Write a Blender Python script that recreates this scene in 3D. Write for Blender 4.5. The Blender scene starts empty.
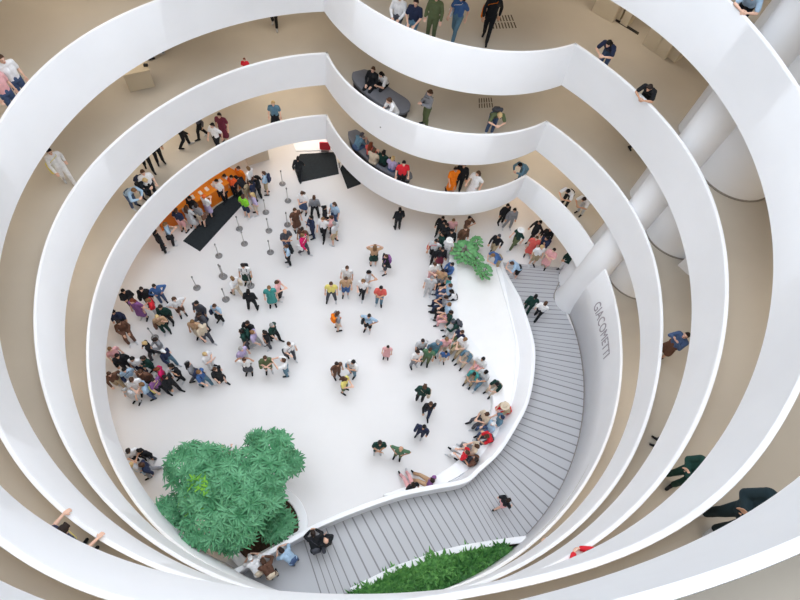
import bpy, bmesh, math, random
import numpy as np
from mathutils import Vector, Matrix, Euler
random.seed(7)
SC = bpy.context.scene
WORLD_S, SUN_E, SUN_S, LAMP_E, EXPO = 0.55, .4, .82, 31.0, 0.38
COL = SC.collection

# ------------------------------------------------------------------ camera model (an 800 x 600 frame)
F, NAD, H = 543.0, (338.5, 584.0), 21.5
_c = np.array([400., 300.])
_d = np.array([NAD[0]-_c[0], NAD[1]-_c[1], F]); _d /= np.linalg.norm(_d)
_up = np.array([0, -1., 0]); _yy = _up-_d*(_up@_d); _yy /= np.linalg.norm(_yy)
_xx = np.cross(_yy, -_d)
if _xx[0] < 0: _xx = -_xx
def bp(p, z):
    """point of the place seen at pixel p at height z"""
    v = np.array([p[0]-_c[0], p[1]-_c[1], F]); t = (H-z)/(v@_d)
    return np.array([v@_xx*t, v@_yy*t])
TOP = {1: 3.8, 2: 6.95, 3: 10.3, 4: 13.92, 5: 17.46}
BOT = {1: 2.35, 2: 5.4, 3: 8.7, 4: 12.25, 5: 15.7}
FL = {0: 0., 1: 2.85, 2: 6.0, 3: 9.35, 4: 12.97, 5: 16.5}
CX, CY = .7, 8.6
BX, BY = 4.58, 19.75
ROUT = 15.0
CUR = {"1t":{"main":[9.5439,0.3262,0.3366,0.038,-0.0285,0.0969,0.0354,0.009,0.0796,-0.0358,0.05,-0.0176,-0.0196,-0.0114,-0.0059],"bul":[0.1044,0.0159,-0.0979,0.2554,5.4526],"c":[[-2.8972,1.6908],[-0.9032,0.7427]]},"1b":{"main":[9.4828,0.3792,0.3465,-0.0302,-0.0663,0.0142,0.0047,0.0074,0.0292,-0.0233,-0.0083,0.0033,-0.0074,0.0081,0.0106],"bul":[0.0467,-0.1525,-0.148,0.3717,5.5767],"c":[[-2.8842,1.699],[-0.9076,0.7311]]},"2t":{"main":[9.5379,0.1938,0.3918,0.0227,-0.0271,0.022,0.0055,0.0375,0.0377,-0.0042,0.0495,-0.0005,0.006,0.002,0.0186],"bul":[-0.1248,-0.2105,0.2331,0.4524,5.2391],"c":[[-2.9016,1.6838],[-0.9338,0.7502]]},"2b":{"main":[9.4698,0.2636,0.4421,-0.0155,-0.045,0.0286,-0.0044,0.0205,0.0107,0.0109,0.0171,0.0121,0.0072,-0.011,0.0115],"bul":[0.1346,-0.0566,-0.0565,0.4102,5.3984],"c":[[-2.8929,1.6977],[-0.9294,0.7399]]},"3t":{"main":[9.516,0.0756,0.4272,0.017,-0.0655,0.0407,0.0469,-0.0169,-0.0407,0.0765,0.0644,0.0004,-0.0001,-0.0046,0.0129],"bul":[-0.1007,-0.2876,0.4131,0.6354,4.9593],"c":[[-2.8798,1.6853],[-0.9599,0.7649]]},"3b":{"main":[9.4361,0.0958,0.4148,0.0285,-0.0472,0.0303,0.0016,0.0323,0.0451,0.0095,0.0273,-0.0082,0.0058,-0.0098,-0.0111],"bul":[-0.0045,-0.1567,0.271,0.5619,5.1873],"c":[[-2.8885,1.6937],[-0.9599,0.7471]]},"4t":{"main":[9.2903,-0.0098,0.2284,0.1014,-0.1563,0.2071,0.1409,0.0214,-0.0309,-0.0312,0.1941,-0.0909,-0.0555,0.042,-0.1023],"bul":[-0.1007,-0.2876,0.4131,0.6354,4.9593],"c":[[-2.8623,1.6821],[-1.0428,0.7808]]},"4b":{"main":[9.2106,0.0386,0.35,0.0095,-0.1332,0.1164,0.0859,-0.0404,-0.0923,0.0785,0.186,-0.0646,-0.048,0.0085,-0.0123],"bul":[-0.0045,-0.1567,0.271,0.5619,5.1873],"c":[[-2.8405,1.6854],[-1.0385,0.7614]]},"5t":{"main":[9.3157,0.2016,0.3115,-0.0363,-0.0341,0.1582,0.0489,0.0511,-0.0127,-0.0783,0.049,0.0069,0.0224,-0.0154,-0.0577],"bul":[-0.1007,-0.2876,0.4131,0.6354,4.9593],"c":[[-2.8536,1.6804],[-0.9774,0.7678]]},"5b":{"main":[9.2257,0.2016,0.3115,-0.0363,-0.0341,0.1582,0.0489,0.0511,-0.0127,-0.0783,0.049,0.0069,0.0224,-0.0154,-0.0577],"bul":[-0.0045,-0.1567,0.271,0.5619,5.1873],"c":[[-2.8493,1.687],[-0.9948,0.7529]]}}

# ------------------------------------------------------------------ materials
def mat(name, col, rough=.6, noise=0, nscale=5, spec=.3, bump=0, bscale=40, col2=None):
    m = bpy.data.materials.new(name); m.use_nodes = True
    nt = m.node_tree; b = nt.nodes['Principled BSDF']
    b.inputs['Base Color'].default_value = (*col, 1); b.inputs['Roughness'].default_value = rough
    b.inputs['Specular IOR Level'].default_value = spec
    if noise or col2 or bump:
        tc = nt.nodes.new('ShaderNodeTexCoord')
        n = nt.nodes.new('ShaderNodeTexNoise'); n.inputs['Scale'].default_value = nscale; n.inputs['Detail'].default_value = 5
        nt.links.new(tc.outputs['Object'], n.inputs['Vector'])
        r = nt.nodes.new('ShaderNodeValToRGB')
        c2 = col2 or tuple(max(0, x*(1-noise)) for x in col)
        r.color_ramp.elements[0].position = .35; r.color_ramp.elements[1].position = .65
        r.color_ramp.elements[0].color = (*c2, 1); r.color_ramp.elements[1].color = (*col, 1)
        nt.links.new(n.outputs['Fac'], r.inputs['Fac']); nt.links.new(r.outputs['Color'], b.inputs['Base Color'])
    if bump:
        n2 = nt.nodes.new('ShaderNodeTexNoise'); n2.inputs['Scale'].default_value = bscale
        nt.links.new(tc.outputs['Object'], n2.inputs['Vector'])
        bn = nt.nodes.new('ShaderNodeBump'); bn.inputs['Strength'].default_value = bump; bn.inputs['Distance'].default_value = .02
        nt.links.new(n2.outputs['Fac'], bn.inputs['Height']); nt.links.new(bn.outputs['Normal'], b.inputs['Normal'])
    return m
def srgb(r, g, b): return tuple((c/255/12.92 if c <= 10 else ((c/255+.055)/1.055)**2.4) for c in (r, g, b))
M = {}
M['plaster'] = mat('white_plaster', srgb(242, 243, 246), .55, .03, .7)
M['ground'] = mat('cream_terrazzo', srgb(220, 218, 218), .34, .05, .35, spec=.4)
M['gallery'] = mat('tan_terrazzo', srgb(190, 183, 172), .42, .08, .5, spec=.35)
M['soffit'] = mat('soffit_plaster', srgb(238, 234, 226), .7)
M['outer'] = mat('cream_wall', srgb(234, 228, 216), .7, .04, .6)
M['shaft'] = mat('white_shaft_plaster', srgb(240, 241, 244), .55, .03, .8)
M['blackmat'] = mat('black_rubber_mat', srgb(38, 44, 48), .85, .2, 9, bump=.2)
M['orange'] = mat('orange_desk_panel', srgb(226, 120, 28), .45, .06, 3)
M['orange_top'] = mat('orange_desk_top', srgb(236, 142, 40), .35, .05, 3)
M['steel'] = mat('dark_steel', srgb(128, 126, 126), .4)
M['lightsteel'] = mat('pale_steel', srgb(190, 188, 186), .35)
M['benchgrey'] = mat('grey_bench', srgb(112, 114, 122), .7, .08, 6)
M['basin'] = mat('white_basin', srgb(240, 241, 243), .4, .02, 1)
M['water'] = mat('basin_floor', srgb(243, 242, 241), .3, .02, 2, spec=.4)
M['soil'] = mat('brown_soil', srgb(78, 58, 44), .9, .4, 12, bump=.5)
M['leaf'] = mat('tree_leaf', srgb(104, 166, 124), .5, 0, 2.6, col2=srgb(62, 126, 84))
M['leaf2'] = mat('fern_leaf', srgb(84, 142, 66), .5, 0, 3, col2=srgb(44, 94, 44))
M['leaf2b'] = mat('fern_leaf_pale', srgb(108, 164, 84), .5, 0, 3, col2=srgb(66, 122, 58))
M['leaf3'] = mat('broad_leaf', srgb(116, 172, 116), .5, 0, 3, col2=srgb(80, 138, 84))
M['leafyoung'] = mat('young_leaf', srgb(120, 176, 60), .5, 0, 3, col2=srgb(86, 150, 50))
M['bark'] = mat('bark', srgb(96, 78, 62), .8, .3, 15)
M['cream'] = mat('cream_block', srgb(216, 206, 186), .6, .04, 2)
M['plinth'] = mat('plinth_paint', srgb(206, 194, 172), .6)
M['slot'] = mat('dark_slot', srgb(86, 78, 68), .8)
M['letter'] = mat('grey_letter', srgb(170, 164, 170), .6)
M['paper'] = mat('white_paper', srgb(240, 240, 240), .6)
M['dark'] = mat('dark_object', srgb(40, 38, 38), .6)
M['base_line'] = mat('joint_line', srgb(146, 140, 134), .8)
# ramp: pale paving with fine dark cross joints that follow the mesh's own U coordinate
def ramp_mat():
    m = bpy.data.materials.new('ramp_paving'); m.use_nodes = True; nt = m.node_tree; b = nt.nodes['Principled BSDF']
    uv = nt.nodes.new('ShaderNodeUVMap'); sx = nt.nodes.new('ShaderNodeSeparateXYZ'); nt.links.new(uv.outputs['UV'], sx.inputs[0])
    fr = nt.nodes.new('ShaderNodeMath'); fr.operation = 'FRACT'; nt.links.new(sx.outputs['X'], fr.inputs[0])
    lt = nt.nodes.new('ShaderNodeMath'); lt.operation = 'LESS_THAN'; lt.inputs[1].default_value = .15; nt.links.new(fr.outputs[0], lt.inputs[0])
    gt = nt.nodes.new('ShaderNodeMath'); gt.operation = 'GREATER_THAN'; gt.inputs[1].default_value = 0.0; nt.links.new(sx.outputs['X'], gt.inputs[0])
    g2 = nt.nodes.new('ShaderNodeMath'); g2.operation = 'LESS_THAN'; g2.inputs[1].default_value = 72.2; nt.links.new(sx.outputs['X'], g2.inputs[0])
    m1 = nt.nodes.new('ShaderNodeMath'); m1.operation = 'MULTIPLY'; nt.links.new(lt.outputs[0], m1.inputs[0]); nt.links.new(gt.outputs[0], m1.inputs[1])
    m2 = nt.nodes.new('ShaderNodeMath'); m2.operation = 'MULTIPLY'; nt.links.new(m1.outputs[0], m2.inputs[0]); nt.links.new(g2.outputs[0], m2.inputs[1])
    mx = nt.nodes.new('ShaderNodeMix'); mx.data_type = 'RGBA'
    mx.inputs[6].default_value = (*srgb(180, 181, 185), 1); mx.inputs[7].default_value = (*srgb(128, 127, 130), 1)
    nt.links.new(m2.outputs[0], mx.inputs[0]); nt.links.new(mx.outputs[2], b.inputs['Base Color']); b.inputs['Roughness'].default_value = .45
    return m
M['ramp'] = ramp_mat()

# ------------------------------------------------------------------ object helpers
def mesh(name, verts, faces, mats=(), smooth=False, idx=None):
    me = bpy.data.meshes.new(name); me.from_pydata([tuple(v) for v in verts], [], [tuple(f) for f in faces])
    for m in mats: me.materials.append(m)
    if idx is not None: me.polygons.foreach_set('material_index', idx)
    if smooth: me.polygons.foreach_set('use_smooth', [True]*len(me.polygons))
    me.update(); return me
def obj(name, me, parent=None, loc=None, rot=None):
    o = bpy.data.objects.new(name, me); COL.objects.link(o)
    if parent: o.parent = parent
    if loc is not None: o.location = loc
    if rot is not None: o.rotation_euler = rot
    return o
def tag(o, label, cat, group=None, kind=None):
    o['label'] = label; o['category'] = cat
    if group: o['group'] = group
    if kind: o['kind'] = kind
    return o
def struct(o, label=None, cat=None):
    o['kind'] = 'structure'
    if label: o['label'] = label
    if cat: o['category'] = cat
    return o
def empty(name, loc, rz=0): 
    o = bpy.data.objects.new(name, None); COL.objects.link(o); o.location = loc; o.rotation_euler = (0, 0, rz); o.empty_display_size = .1; return o
class Geo:
    def __init__(s): s.v = []; s.f = []; s.n = 0
    def add(s, V, Fc):
        V = np.asarray(V, float); s.v.append(V); s.f += [tuple(i+s.n for i in f) for f in Fc]; s.n += len(V)
    def verts(s): return np.concatenate(s.v) if s.v else np.zeros((0, 3))
    def box(s, c, size, R=None, bev=0):
        x, y, z = (np.array(size)/2); V = np.array([[a*x, b*y, d*z] for a in (-1, 1) for b in (-1, 1) for d in (-1, 1)])
        if R is not None: V = V@np.array(R).T
        s.add(V+np.array(c), [(0, 1, 3, 2), (4, 6, 7, 5), (0, 4, 5, 1), (2, 3, 7, 6), (0, 2, 6, 4), (1, 5, 7, 3)])
    def cap(s, p, q, r1, r2, seg=10, rings=3):
        p = np.array(p, float); q = np.array(q, float); a = q-p; L = np.linalg.norm(a)
        a = a/L if L > 1e-6 else np.array([0, 0, 1.])
        t = np.array([1., 0, 0]) if abs(a[0]) < .8 else np.array([0, 1., 0])
        u = np.cross(a, t); u /= np.linalg.norm(u); w = np.cross(a, u)
        prof = [(-r1*math.cos(i/rings*math.pi/2), r1*math.sin(i/rings*math.pi/2), 0) for i in range(1, rings+1)]
        prof += [(r2*math.sin(i/rings*math.pi/2), r2*math.cos(i/rings*math.pi/2), 1) for i in range(0, rings)]
        V = [p-a*r1]
        for h, r, e in prof:
            c = (q if e else p)+a*h
            for k in range(seg):
                th = 2*math.pi*k/seg; V.append(c+r*(math.cos(th)*u+math.sin(th)*w))
        V.append(q+a*r2); n = len(prof); Fc = []
        for k in range(seg): Fc.append((0, 1+(k+1) % seg, 1+k))
        for j in range(n-1):
            for k in range(seg):
                A = 1+j*seg; Bq = A+seg; Fc.append((A+k, A+(k+1) % seg, Bq+(k+1) % seg, Bq+k))
        A = 1+(n-1)*seg; e = len(V)-1
        for k in range(seg): Fc.append((A+k, A+(k+1) % seg, e))
        s.add(V, Fc)
    def ell(s, c, r, R=None, nu=16, nv=10):
        V = [[0, 0, -1.]]; 
        for j in range(1, nv):
            ph = -math.pi/2+math.pi*j/nv
            for i in range(nu): th = 2*math.pi*i/nu; V.append([math.cos(ph)*math.cos(th), math.cos(ph)*math.sin(th), math.sin(ph)])
        V.append([0, 0, 1.]); V = np.array(V)*np.array(r)
        if R is not None: V = V@np.array(R).T
        Fc = [(0, 1+(i+1) % nu, 1+i) for i in range(nu)]
        for j in range(nv-2):
            for i in range(nu): A = 1+j*nu; Fc.append((A+i, A+(i+1) % nu, A+nu+(i+1) % nu, A+nu+i))
        A = 1+(nv-2)*nu; Fc += [(A+i, A+(i+1) % nu, len(V)-1) for i in range(nu)]
        s.add(V+np.array(c), Fc)
    def lathe(s, c, prof, seg=32):
        V = []; Fc = []
        for r, z in prof:
            for k in range(seg): th = 2*math.pi*k/seg; V.append([r*math.cos(th), r*math.sin(th), z])
        for j in range(len(prof)-1):
            for k in range(seg): Fc.append((j*seg+k, j*seg+(k+1) % seg, (j+1)*seg+(k+1) % seg, (j+1)*seg+k))
        Fc.append(tuple(range((len(prof)-1)*seg, len(prof)*seg))); Fc.append(tuple(reversed(range(seg))))
        s.add(np.array(V)+np.array(c), Fc)
    def prism(s, poly, z0, z1):
        """a closed solid over a plan polygon; z1 may be a list, one height per corner"""
        n = len(poly); zt = z1 if hasattr(z1, '__len__') else [z1]*n; zb = z0 if hasattr(z0, '__len__') else [z0]*n
        V = [[x, y, zb[i]] for i, (x, y) in enumerate(poly)]+[[x, y, zt[i]] for i, (x, y) in enumerate(poly)]
        Fc = [(i, (i+1) % n, n+(i+1) % n, n+i) for i in range(n)]; Fc.append(tuple(range(n, 2*n))); Fc.append(tuple(reversed(range(n))))
        s.add(V, Fc)
    def build(s, name, m, parent=None, smooth=False, loc=None, rot=None, angle=None):
        me = mesh(name, s.verts(), s.f, [m] if m else [], smooth)
        bm = bmesh.new(); bm.from_mesh(me); bmesh.ops.recalc_face_normals(bm, faces=bm.faces); bm.to_mesh(me); bm.free()
        if angle is not None:
            try: me.set_sharp_from_angle(angle=math.radians(angle))
            except Exception: pass
        return obj(name, me, parent, loc, rot)
def bevel(o, w, seg=2):
    b = o.modifiers.new('edge', 'BEVEL'); b.width = w; b.segments = seg; b.limit_method = 'ANGLE'; return o
def catmull(P, n=6):
    P = [np.array(p, float) for p in P]; out = []
    for i in range(len(P)-1):
        a, b, c, d = P[max(i-1, 0)], P[i], P[i+1], P[min(i+2, len(P)-1)]
        for k in range(n):
            t = k/n; out.append(.5*((2*b)+(-a+c)*t+(2*a-5*b+4*c-d)*t*t+(-a+3*b-3*c+d)*t**3))
    out.append(P[-1]); return np.array(out)

# ------------------------------------------------------------------ gallery rings
NM, NB = 220, 44
def main_r(co, th): return co[0]+sum(co[2*i-1]*math.cos(i*th)+co[2*i]*math.sin(i*th) for i in range(1, 8))
def ring(key, off=0.0):
    """closed plan curve of one parapet edge: the round part, then the bulge; off pushes away from the void"""
    d = CUR[key]; (p1, t1), (p2, t2) = d['c']; pts = []
    for i in range(NM+1):
        th = t2+(t1-2*math.pi-t2)*i/NM; r = main_r(d['main'], th)+off; pts.append((CX+r*math.cos(th), CY+r*math.sin(th)))
    for i in range(NB+1):
        p = p1+(p2-p1)*i/NB; r = float(np.polyval(d['bul'], p+math.pi/2))-off; pts.append((BX+r*math.cos(p), BY+r*math.sin(p)))
    return np.array(pts)
LEVEL_WORD = {1: 'lowest', 2: 'second', 3: 'third', 4: 'fourth', 5: 'topmost'}
def loft(rows, close=True):
    n = len(rows[0]); V = np.concatenate(rows); Fc = []
    for j in range(len(rows)-1):
        for i in range(n if close else n-1): k = (i+1) % n; Fc.append((j*n+i, j*n+k, (j+1)*n+k, (j+1)*n+i))
    return V, Fc
def z3(P, z): return np.c_[P, np.full(len(P), z)] if np.isscalar(z) else np.c_[P, z]
for k in (1, 2, 3, 4, 5):
    w = LEVEL_WORD[k]; kt, kb = '%dt' % k, '%db' % k
    rows = [z3(ring(kb, .30), BOT[k]), z3(ring(kb), BOT[k]), z3(ring(kt, -.10), TOP[k]-.03), z3(ring(kt, -.085), TOP[k]), z3(ring(kt, -.01), TOP[k]), z3(ring(kt, 0), TOP[k]-.02), z3(ring(kt, .03), FL[k]-.05)]
    V, Fc = loft(rows)
    me = mesh('wall_parapet', V, Fc, [M['plaster']], True)
    o = obj('wall_%s_gallery' % w, me)
    try: me.set_sharp_from_angle(angle=math.radians(25))
    except Exception: pass
    struct(o, 'white curved parapet wall around the void at the %s gallery' % w, 'wall')
    inner = ring(kt, .0)
    ang = np.unwrap(np.arctan2(inner[:, 1]-CY, inner[:, 0]-CX))
    outer = np.c_[CX+ROUT*np.cos(ang), CY+ROUT*np.sin(ang)]
    V, Fc = loft([z3(inner, FL[k]), z3(outer, FL[k]), z3(outer, BOT[k]+.03), z3(ring(kb, .16), BOT[k]+.03)])
    me = mesh('floor_gallery', V, Fc, [M['gallery'], M['soffit']]); n = len(inner)
    me.polygons.foreach_set('material_index', [0]*n+[1]*2*n)
    struct(obj('floor_%s_gallery' % w, me), 'tan terrazzo floor of the %s gallery behind its parapet' % w, 'floor')
# ground floor, outside wall, roof ring
ga = np.linspace(0, 2*math.pi, 129)[:-1]
o = obj('floor', mesh('floor', [(CX, CY, 0)]+[(CX+15.2*math.cos(a), CY+15.2*math.sin(a), 0) for a in ga], [(0, 1+i, 1+(i+1) % 128) for i in range(128)], [M['ground']]))
struct(o, 'pale terrazzo floor of the rotunda', 'floor')
V, Fc = loft([np.c_[CX+ROUT*np.cos(ga), CY+ROUT*np.sin(ga), np.full(128, z)] for z in (0, 21.5)]+[np.c_[CX+15.3*np.cos(ga), CY+15.3*np.sin(ga), np.full(128, z)] for z in (21.5, 0)])
struct(obj('wall_outer', mesh('wall_outer', V, Fc, [M['outer']], True)), 'cream outside wall behind the galleries', 'wall')
V, Fc = loft([np.c_[CX+r*np.cos(ga), CY+r*np.sin(ga), np.full(128, z)] for r, z in ((9.7, 19.6), (15.2, 19.6), (15.2, 20.0), (9.7, 20.0), (9.7, 19.6))])
struct(obj('ceiling', mesh('ceiling', V, Fc, [M['soffit']])), 'plaster ceiling ring over the topmost gallery', 'ceiling')

# ------------------------------------------------------------------ ramp, its walls, basin and planter
RP = [((505, 252), (562, 268)), ((521, 298), (562, 310)), ((534, 340), (584, 358)), ((535, 368), (585, 392)), ((529, 402), (582, 428)), ((515, 430), (568, 466)),
      ((500, 453), (545, 508)), ((483, 469), (519, 536)), ((466, 483), (492, 541)), ((432, 490), (461, 547)), ((400, 497), (428, 556)), ((362, 510), (392, 570)),
      ((325, 525), (352, 590)), ((302, 537), (325, 606)), ((270, 555), (285, 622)), ((240, 572), (250, 632)), ((214, 588), (212, 640))]
RZ = [.015, .05, .10, .15, .2, .25, .31, .37, .43, .50, .56, .63, .69, .73, .74, .74, .74]
WZ = .92                                                      # height of the low wall above the ramp
inn = catmull([bp(a, z+WZ) for (a, b), z in zip(RP, RZ)], 8); out = catmull([bp(b, z) for (a, b), z in zip(RP, RZ)], 8); rz = np.repeat(RZ, 8)[:len(inn)]
rz = np.interp(np.arange(len(inn))/8, np.arange(len(RZ)), RZ)
uu = np.interp(np.arange(len(inn))/8, [0, 1, 2, 3, 8, 13, 16], [.05, 12, 22, 28, 52, 72.1, 82])
out[:66] += (out-inn)[:66]/np.linalg.norm((out-inn)[:66], axis=1)[:, None]*.14
V = np.concatenate([z3(inn, rz+.012), z3(out, rz+.012)]); n = len(inn)
me = mesh('ramp', V, [(i, i+1, n+i+1, n+i) for i in range(n-1)], [M['ramp']])
uvl = me.uv_layers.new(name='UVMap'); UV = np.concatenate([uu, uu])
for lp in me.loops: uvl.data[lp.index].uv = (UV[lp.vertex_index], 0 if lp.vertex_index < n else 1)
struct(obj('floor_ramp', me), 'grey ramp paving with dark cross joints winding round the basin', 'floor')
# landing skirts so that the raised end reads as solid
V = np.concatenate([z3(out, rz+.012), z3(out, 0*rz)])
struct(obj('trim_ramp_side', mesh('trim', V, [(i, i+1, n+i+1, n+i) for i in range(n-1)], [M['plaster']])), 'white side of the ramp paving', 'trim')
# low wall on the void side of the ramp
tn = np.gradient(inn, axis=0); tn /= np.linalg.norm(tn, axis=1)[:, None]; nr = np.c_[tn[:, 1], -tn[:, 0]]      # towards the basin
if ((np.array([CX, CY])-inn[40])@nr[40]) < 0: nr = -nr
thick = .17
lift = np.clip(np.minimum((np.arange(n))/8, 1), .35, 1)
wt = rz+WZ*lift
lean = np.interp(np.arange(n)/8, [0, 1, 2, 6, 7.5, 9, 16], [.10, .3, .45, .42, .25, .08, .05])[:, None]
rows = [z3(inn-nr*.03, rz-.05), z3(inn-nr*.0, wt-.02), z3(inn+nr*.02, wt), z3(inn+nr*(thick-.02), wt), z3(inn+nr*thick, wt-.02), z3(inn+nr*(thick+lean), 0*rz)]
V, Fc = loft(rows, False); m_ = len(inn)
Fc += [tuple(j*m_ for j in range(6)), tuple(reversed([j*m_+m_-1 for j in range(6)]))]
me = mesh('low_wall', V, Fc, [M['plaster']], True)
try: me.set_sharp_from_angle(angle=math.radians(30))
except Exception: pass
struct(obj('wall_low_ramp', me), 'low white wall along the void side of the grey ramp', 'wall')
# tall wall under the lowest parapet, on the far side of the ramp
th = np.linspace(math.radians(13.2), math.radians(-121), 120)
rb = np.array([main_r(CUR['1b']['main'], t) for t in th])
arc = lambda off: np.c_[CX+(rb+off)*np.cos(th), CY+(rb+off)*np.sin(th)]
V, Fc = loft([z3(arc(.0), BOT[1]+.01), z3(arc(.08), 0.0), z3(arc(.25), 0.0), z3(arc(.25), BOT[1]+.02)], False)
ramp_wall = struct(obj('wall_ramp', mesh('wall_ramp', V, Fc, [M['plaster']], True)), 'tall white wall beside the grey ramp under the lowest parapet', 'wall')
g = Geo()
for i in range(56): 
    a, b = arc(.055)[i], arc(.055)[i+1]; d = b-a; L = np.linalg.norm(d); an = math.atan2(d[1], d[0])
    zf = .02+float(np.interp(i, [0, 56], [.0, .42])); g.box(((a[0]+b[0])/2, (a[1]+b[1])/2, zf+.02), (L*1.02, .02, .03), Matrix.Rotation(an, 3, 'Z'))
struct(g.build('trim_ramp_wall', M['base_line']), 'thin dark joint at the foot of the tall ramp wall', 'trim')
# lettering on the tall wall, one mesh bent to the curve
fc = bpy.data.curves.new('lettering', 'FONT'); fc.body = 'GIACOMETTI'; fc.size = .52; fc.extrude = .006; fc.resolution_u = 3; fc.space_character = 1.02
fo = bpy.data.objects.new('lettering_source', fc); COL.objects.link(fo)
bpy.context.view_layer.update()
lm = bpy.data.meshes.new_from_object(fo.evaluated_get(bpy.context.evaluated_depsgraph_get())); bpy.data.objects.remove(fo)
LX = np.array([v.co[:] for v in lm.vertices]); wid = LX[:, 0].max()
TA = bp((597, 304), 2.5); TB = bp((611, 358), 2.5)
a0 = math.atan2(TA[1]-CY, TA[0]-CX); a1 = math.atan2(TB[1]-CY, TB[0]-CX)
for v in lm.vertices:
    t = a0+(a1-a0)*v.co.x/wid; z = 2.3+v.co.y*1.75
    f = (z-BOT[1])/(TOP[1]-BOT[1]); r = (1-f)*main_r(CUR['1b']['main'], t)+f*(main_r(CUR['1t']['main'], t)-.125)
    r -= .012+v.co.z; v.co = (CX+r*math.cos(t), CY+r*math.sin(t), z)
lm.materials.clear(); lm.materials.append(M['letter'])
obj('lettering', lm, bpy.data.objects['wall_lowest_gallery'])

# ------------------------------------------------------------------ ground-floor fittings
# elevator shafts and stair tower: tapering towers that rise through every gallery
def tower(name, secs, label, mt):
    """secs: (z, x, y, r)"""
    g = Geo(); seg = 48; rows = []
    for z, x, y, r in secs:
        a = np.linspace(0, 2*math.pi, seg+1)[:-1]; rows.append(np.c_[x+r*np.cos(a), y+r*np.sin(a), np.full(seg, z)])
    V, Fc = loft(rows); g.add(V, Fc)
    o = g.build(name, mt, smooth=True); struct(o, label, 'column'); return o
tower('elevator_column', [(0, 10.69, 11.15, .76), (.8, 10.69, 11.15, .68), (3.0, 10.69, 11.15, .62), (4.3, 10.7, 11.17, .61), (5.35, 10.95, 11.43, .59), (21, 10.95, 11.43, .58)], 'white rounded elevator column rising beside the grey ramp', M['shaft'])
tower('service_column', [(0, 11.3, 12.1, .97), (1.4, 11.34, 12.2, .86), (2.85, 11.4, 12.35, .66), (4.6, 11.46, 12.55, .44), (21, 11.46, 12.55, .41)], 'narrow white service column tucked behind the elevator column', M['shaft'])
tower('stair_column', [(0, 12.42, 10.95, 1.25), (21, 12.42, 10.95, 1.25)], 'broad white round stair column beside the elevator column', M['shaft'])
for k in (1, 2, 3, 4):
    g = Geo(); V, Fc = loft([np.c_[12.42+r*np.cos(ga), 10.95+r*np.sin(ga), np.full(128, FL[k]+z)] for r, z in ((1.24, .05), (1.285, .05), (1.285, 0))]); g.add(V, Fc)
    struct(g.build('baseboard_stair_column', M['base_line']), 'dark joint round the foot of the stair column', 'baseboard')
g = Geo()
cl = catmull([bp(p, 0) for p in ((563, 268), (560, 280), (555.5, 290), (553.5, 297), (556.5, 303), (568.5, 310))], 5)
for a, b in zip(cl[:-1], cl[1:]):
    d = b-a; g.box(((a[0]+b[0])/2, (a[1]+b[1])/2, .05), (np.linalg.norm(d)*1.05, .035, .07), Matrix.Rotation(math.atan2(d[1], d[0]), 3, 'Z'))
struct(g.build('baseboard_elevator_column', M['base_line']), 'thin dark joint where the elevator column meets the ramp', 'baseboard')

# fountain basin: seat rim and shallow white floor, from the tip with the plants round to the lower ramp
RIM = [(455, 232), (451, 246), (449, 262), (448, 290), (447, 310), (452, 330), (462, 345), (475, 362), (486, 380), (493, 400), (489, 420), (480, 440), (461, 458), (440, 473), (424, 481), (402, 488), (384, 494)]
rim = catmull([bp(p, .42) for p in RIM], 5)
tn = np.gradient(rim, axis=0); tn /= np.linalg.norm(tn, axis=1)[:, None]; nv = np.c_[tn[:, 1], -tn[:, 0]]
mid = np.array(bp((500, 340), .4))
if (mid-rim[20])@nv[20] < 0: nv = -nv
wid_ = np.interp(np.arange(len(rim)), [0, 10, 25, 60, 66, 72, len(rim)-1], [.12, .4, .5, .5, .4, .2, .06])[:, None]
# the wall-side edge, matched corner by corner
wall_in = inn+nr*(thick+.02)
sel = wall_in[(np.arange(n) >= 2) & (np.arange(n) <= 84)]
s = np.linspace(0, len(sel)-1, len(rim)); far = np.c_[np.interp(s, np.arange(len(sel)), sel[:, 0]), np.interp(s, np.arange(len(sel)), sel[:, 1])]
rows = [z3(rim, 0), z3(rim, .40), z3(rim+nv*.02, .42), z3(rim+nv*wid_, .42), z3(rim+nv*(wid_+.03), .2)]
V, Fc = loft(rows, False)
basin = empty('fountain_basin', (0, 0, 0)); tag(basin, 'white seed-shaped fountain basin inside the curve of the grey ramp, people seated on its rim', 'fountain')
me = mesh('seat_rim', V, Fc, [M['basin']], True)
try: me.set_sharp_from_angle(angle=math.radians(35))
except Exception: pass
obj('seat_rim', me, basin)
V, Fc = loft([z3(rim+nv*(wid_+.02), .21), z3(rim*.35+far*.65, .19), z3(far, .30)], False); obj('basin_floor', mesh('basin_floor', V, Fc, [M['water']]), basin)
ring2 = rim*.12+far*.88; V, Fc = loft([z3(ring2, .2), z3(ring2, .33), z3(far, .33)], False); obj('inner_step', mesh('inner_step', V[:], Fc, [M['basin']]), basin)

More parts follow.
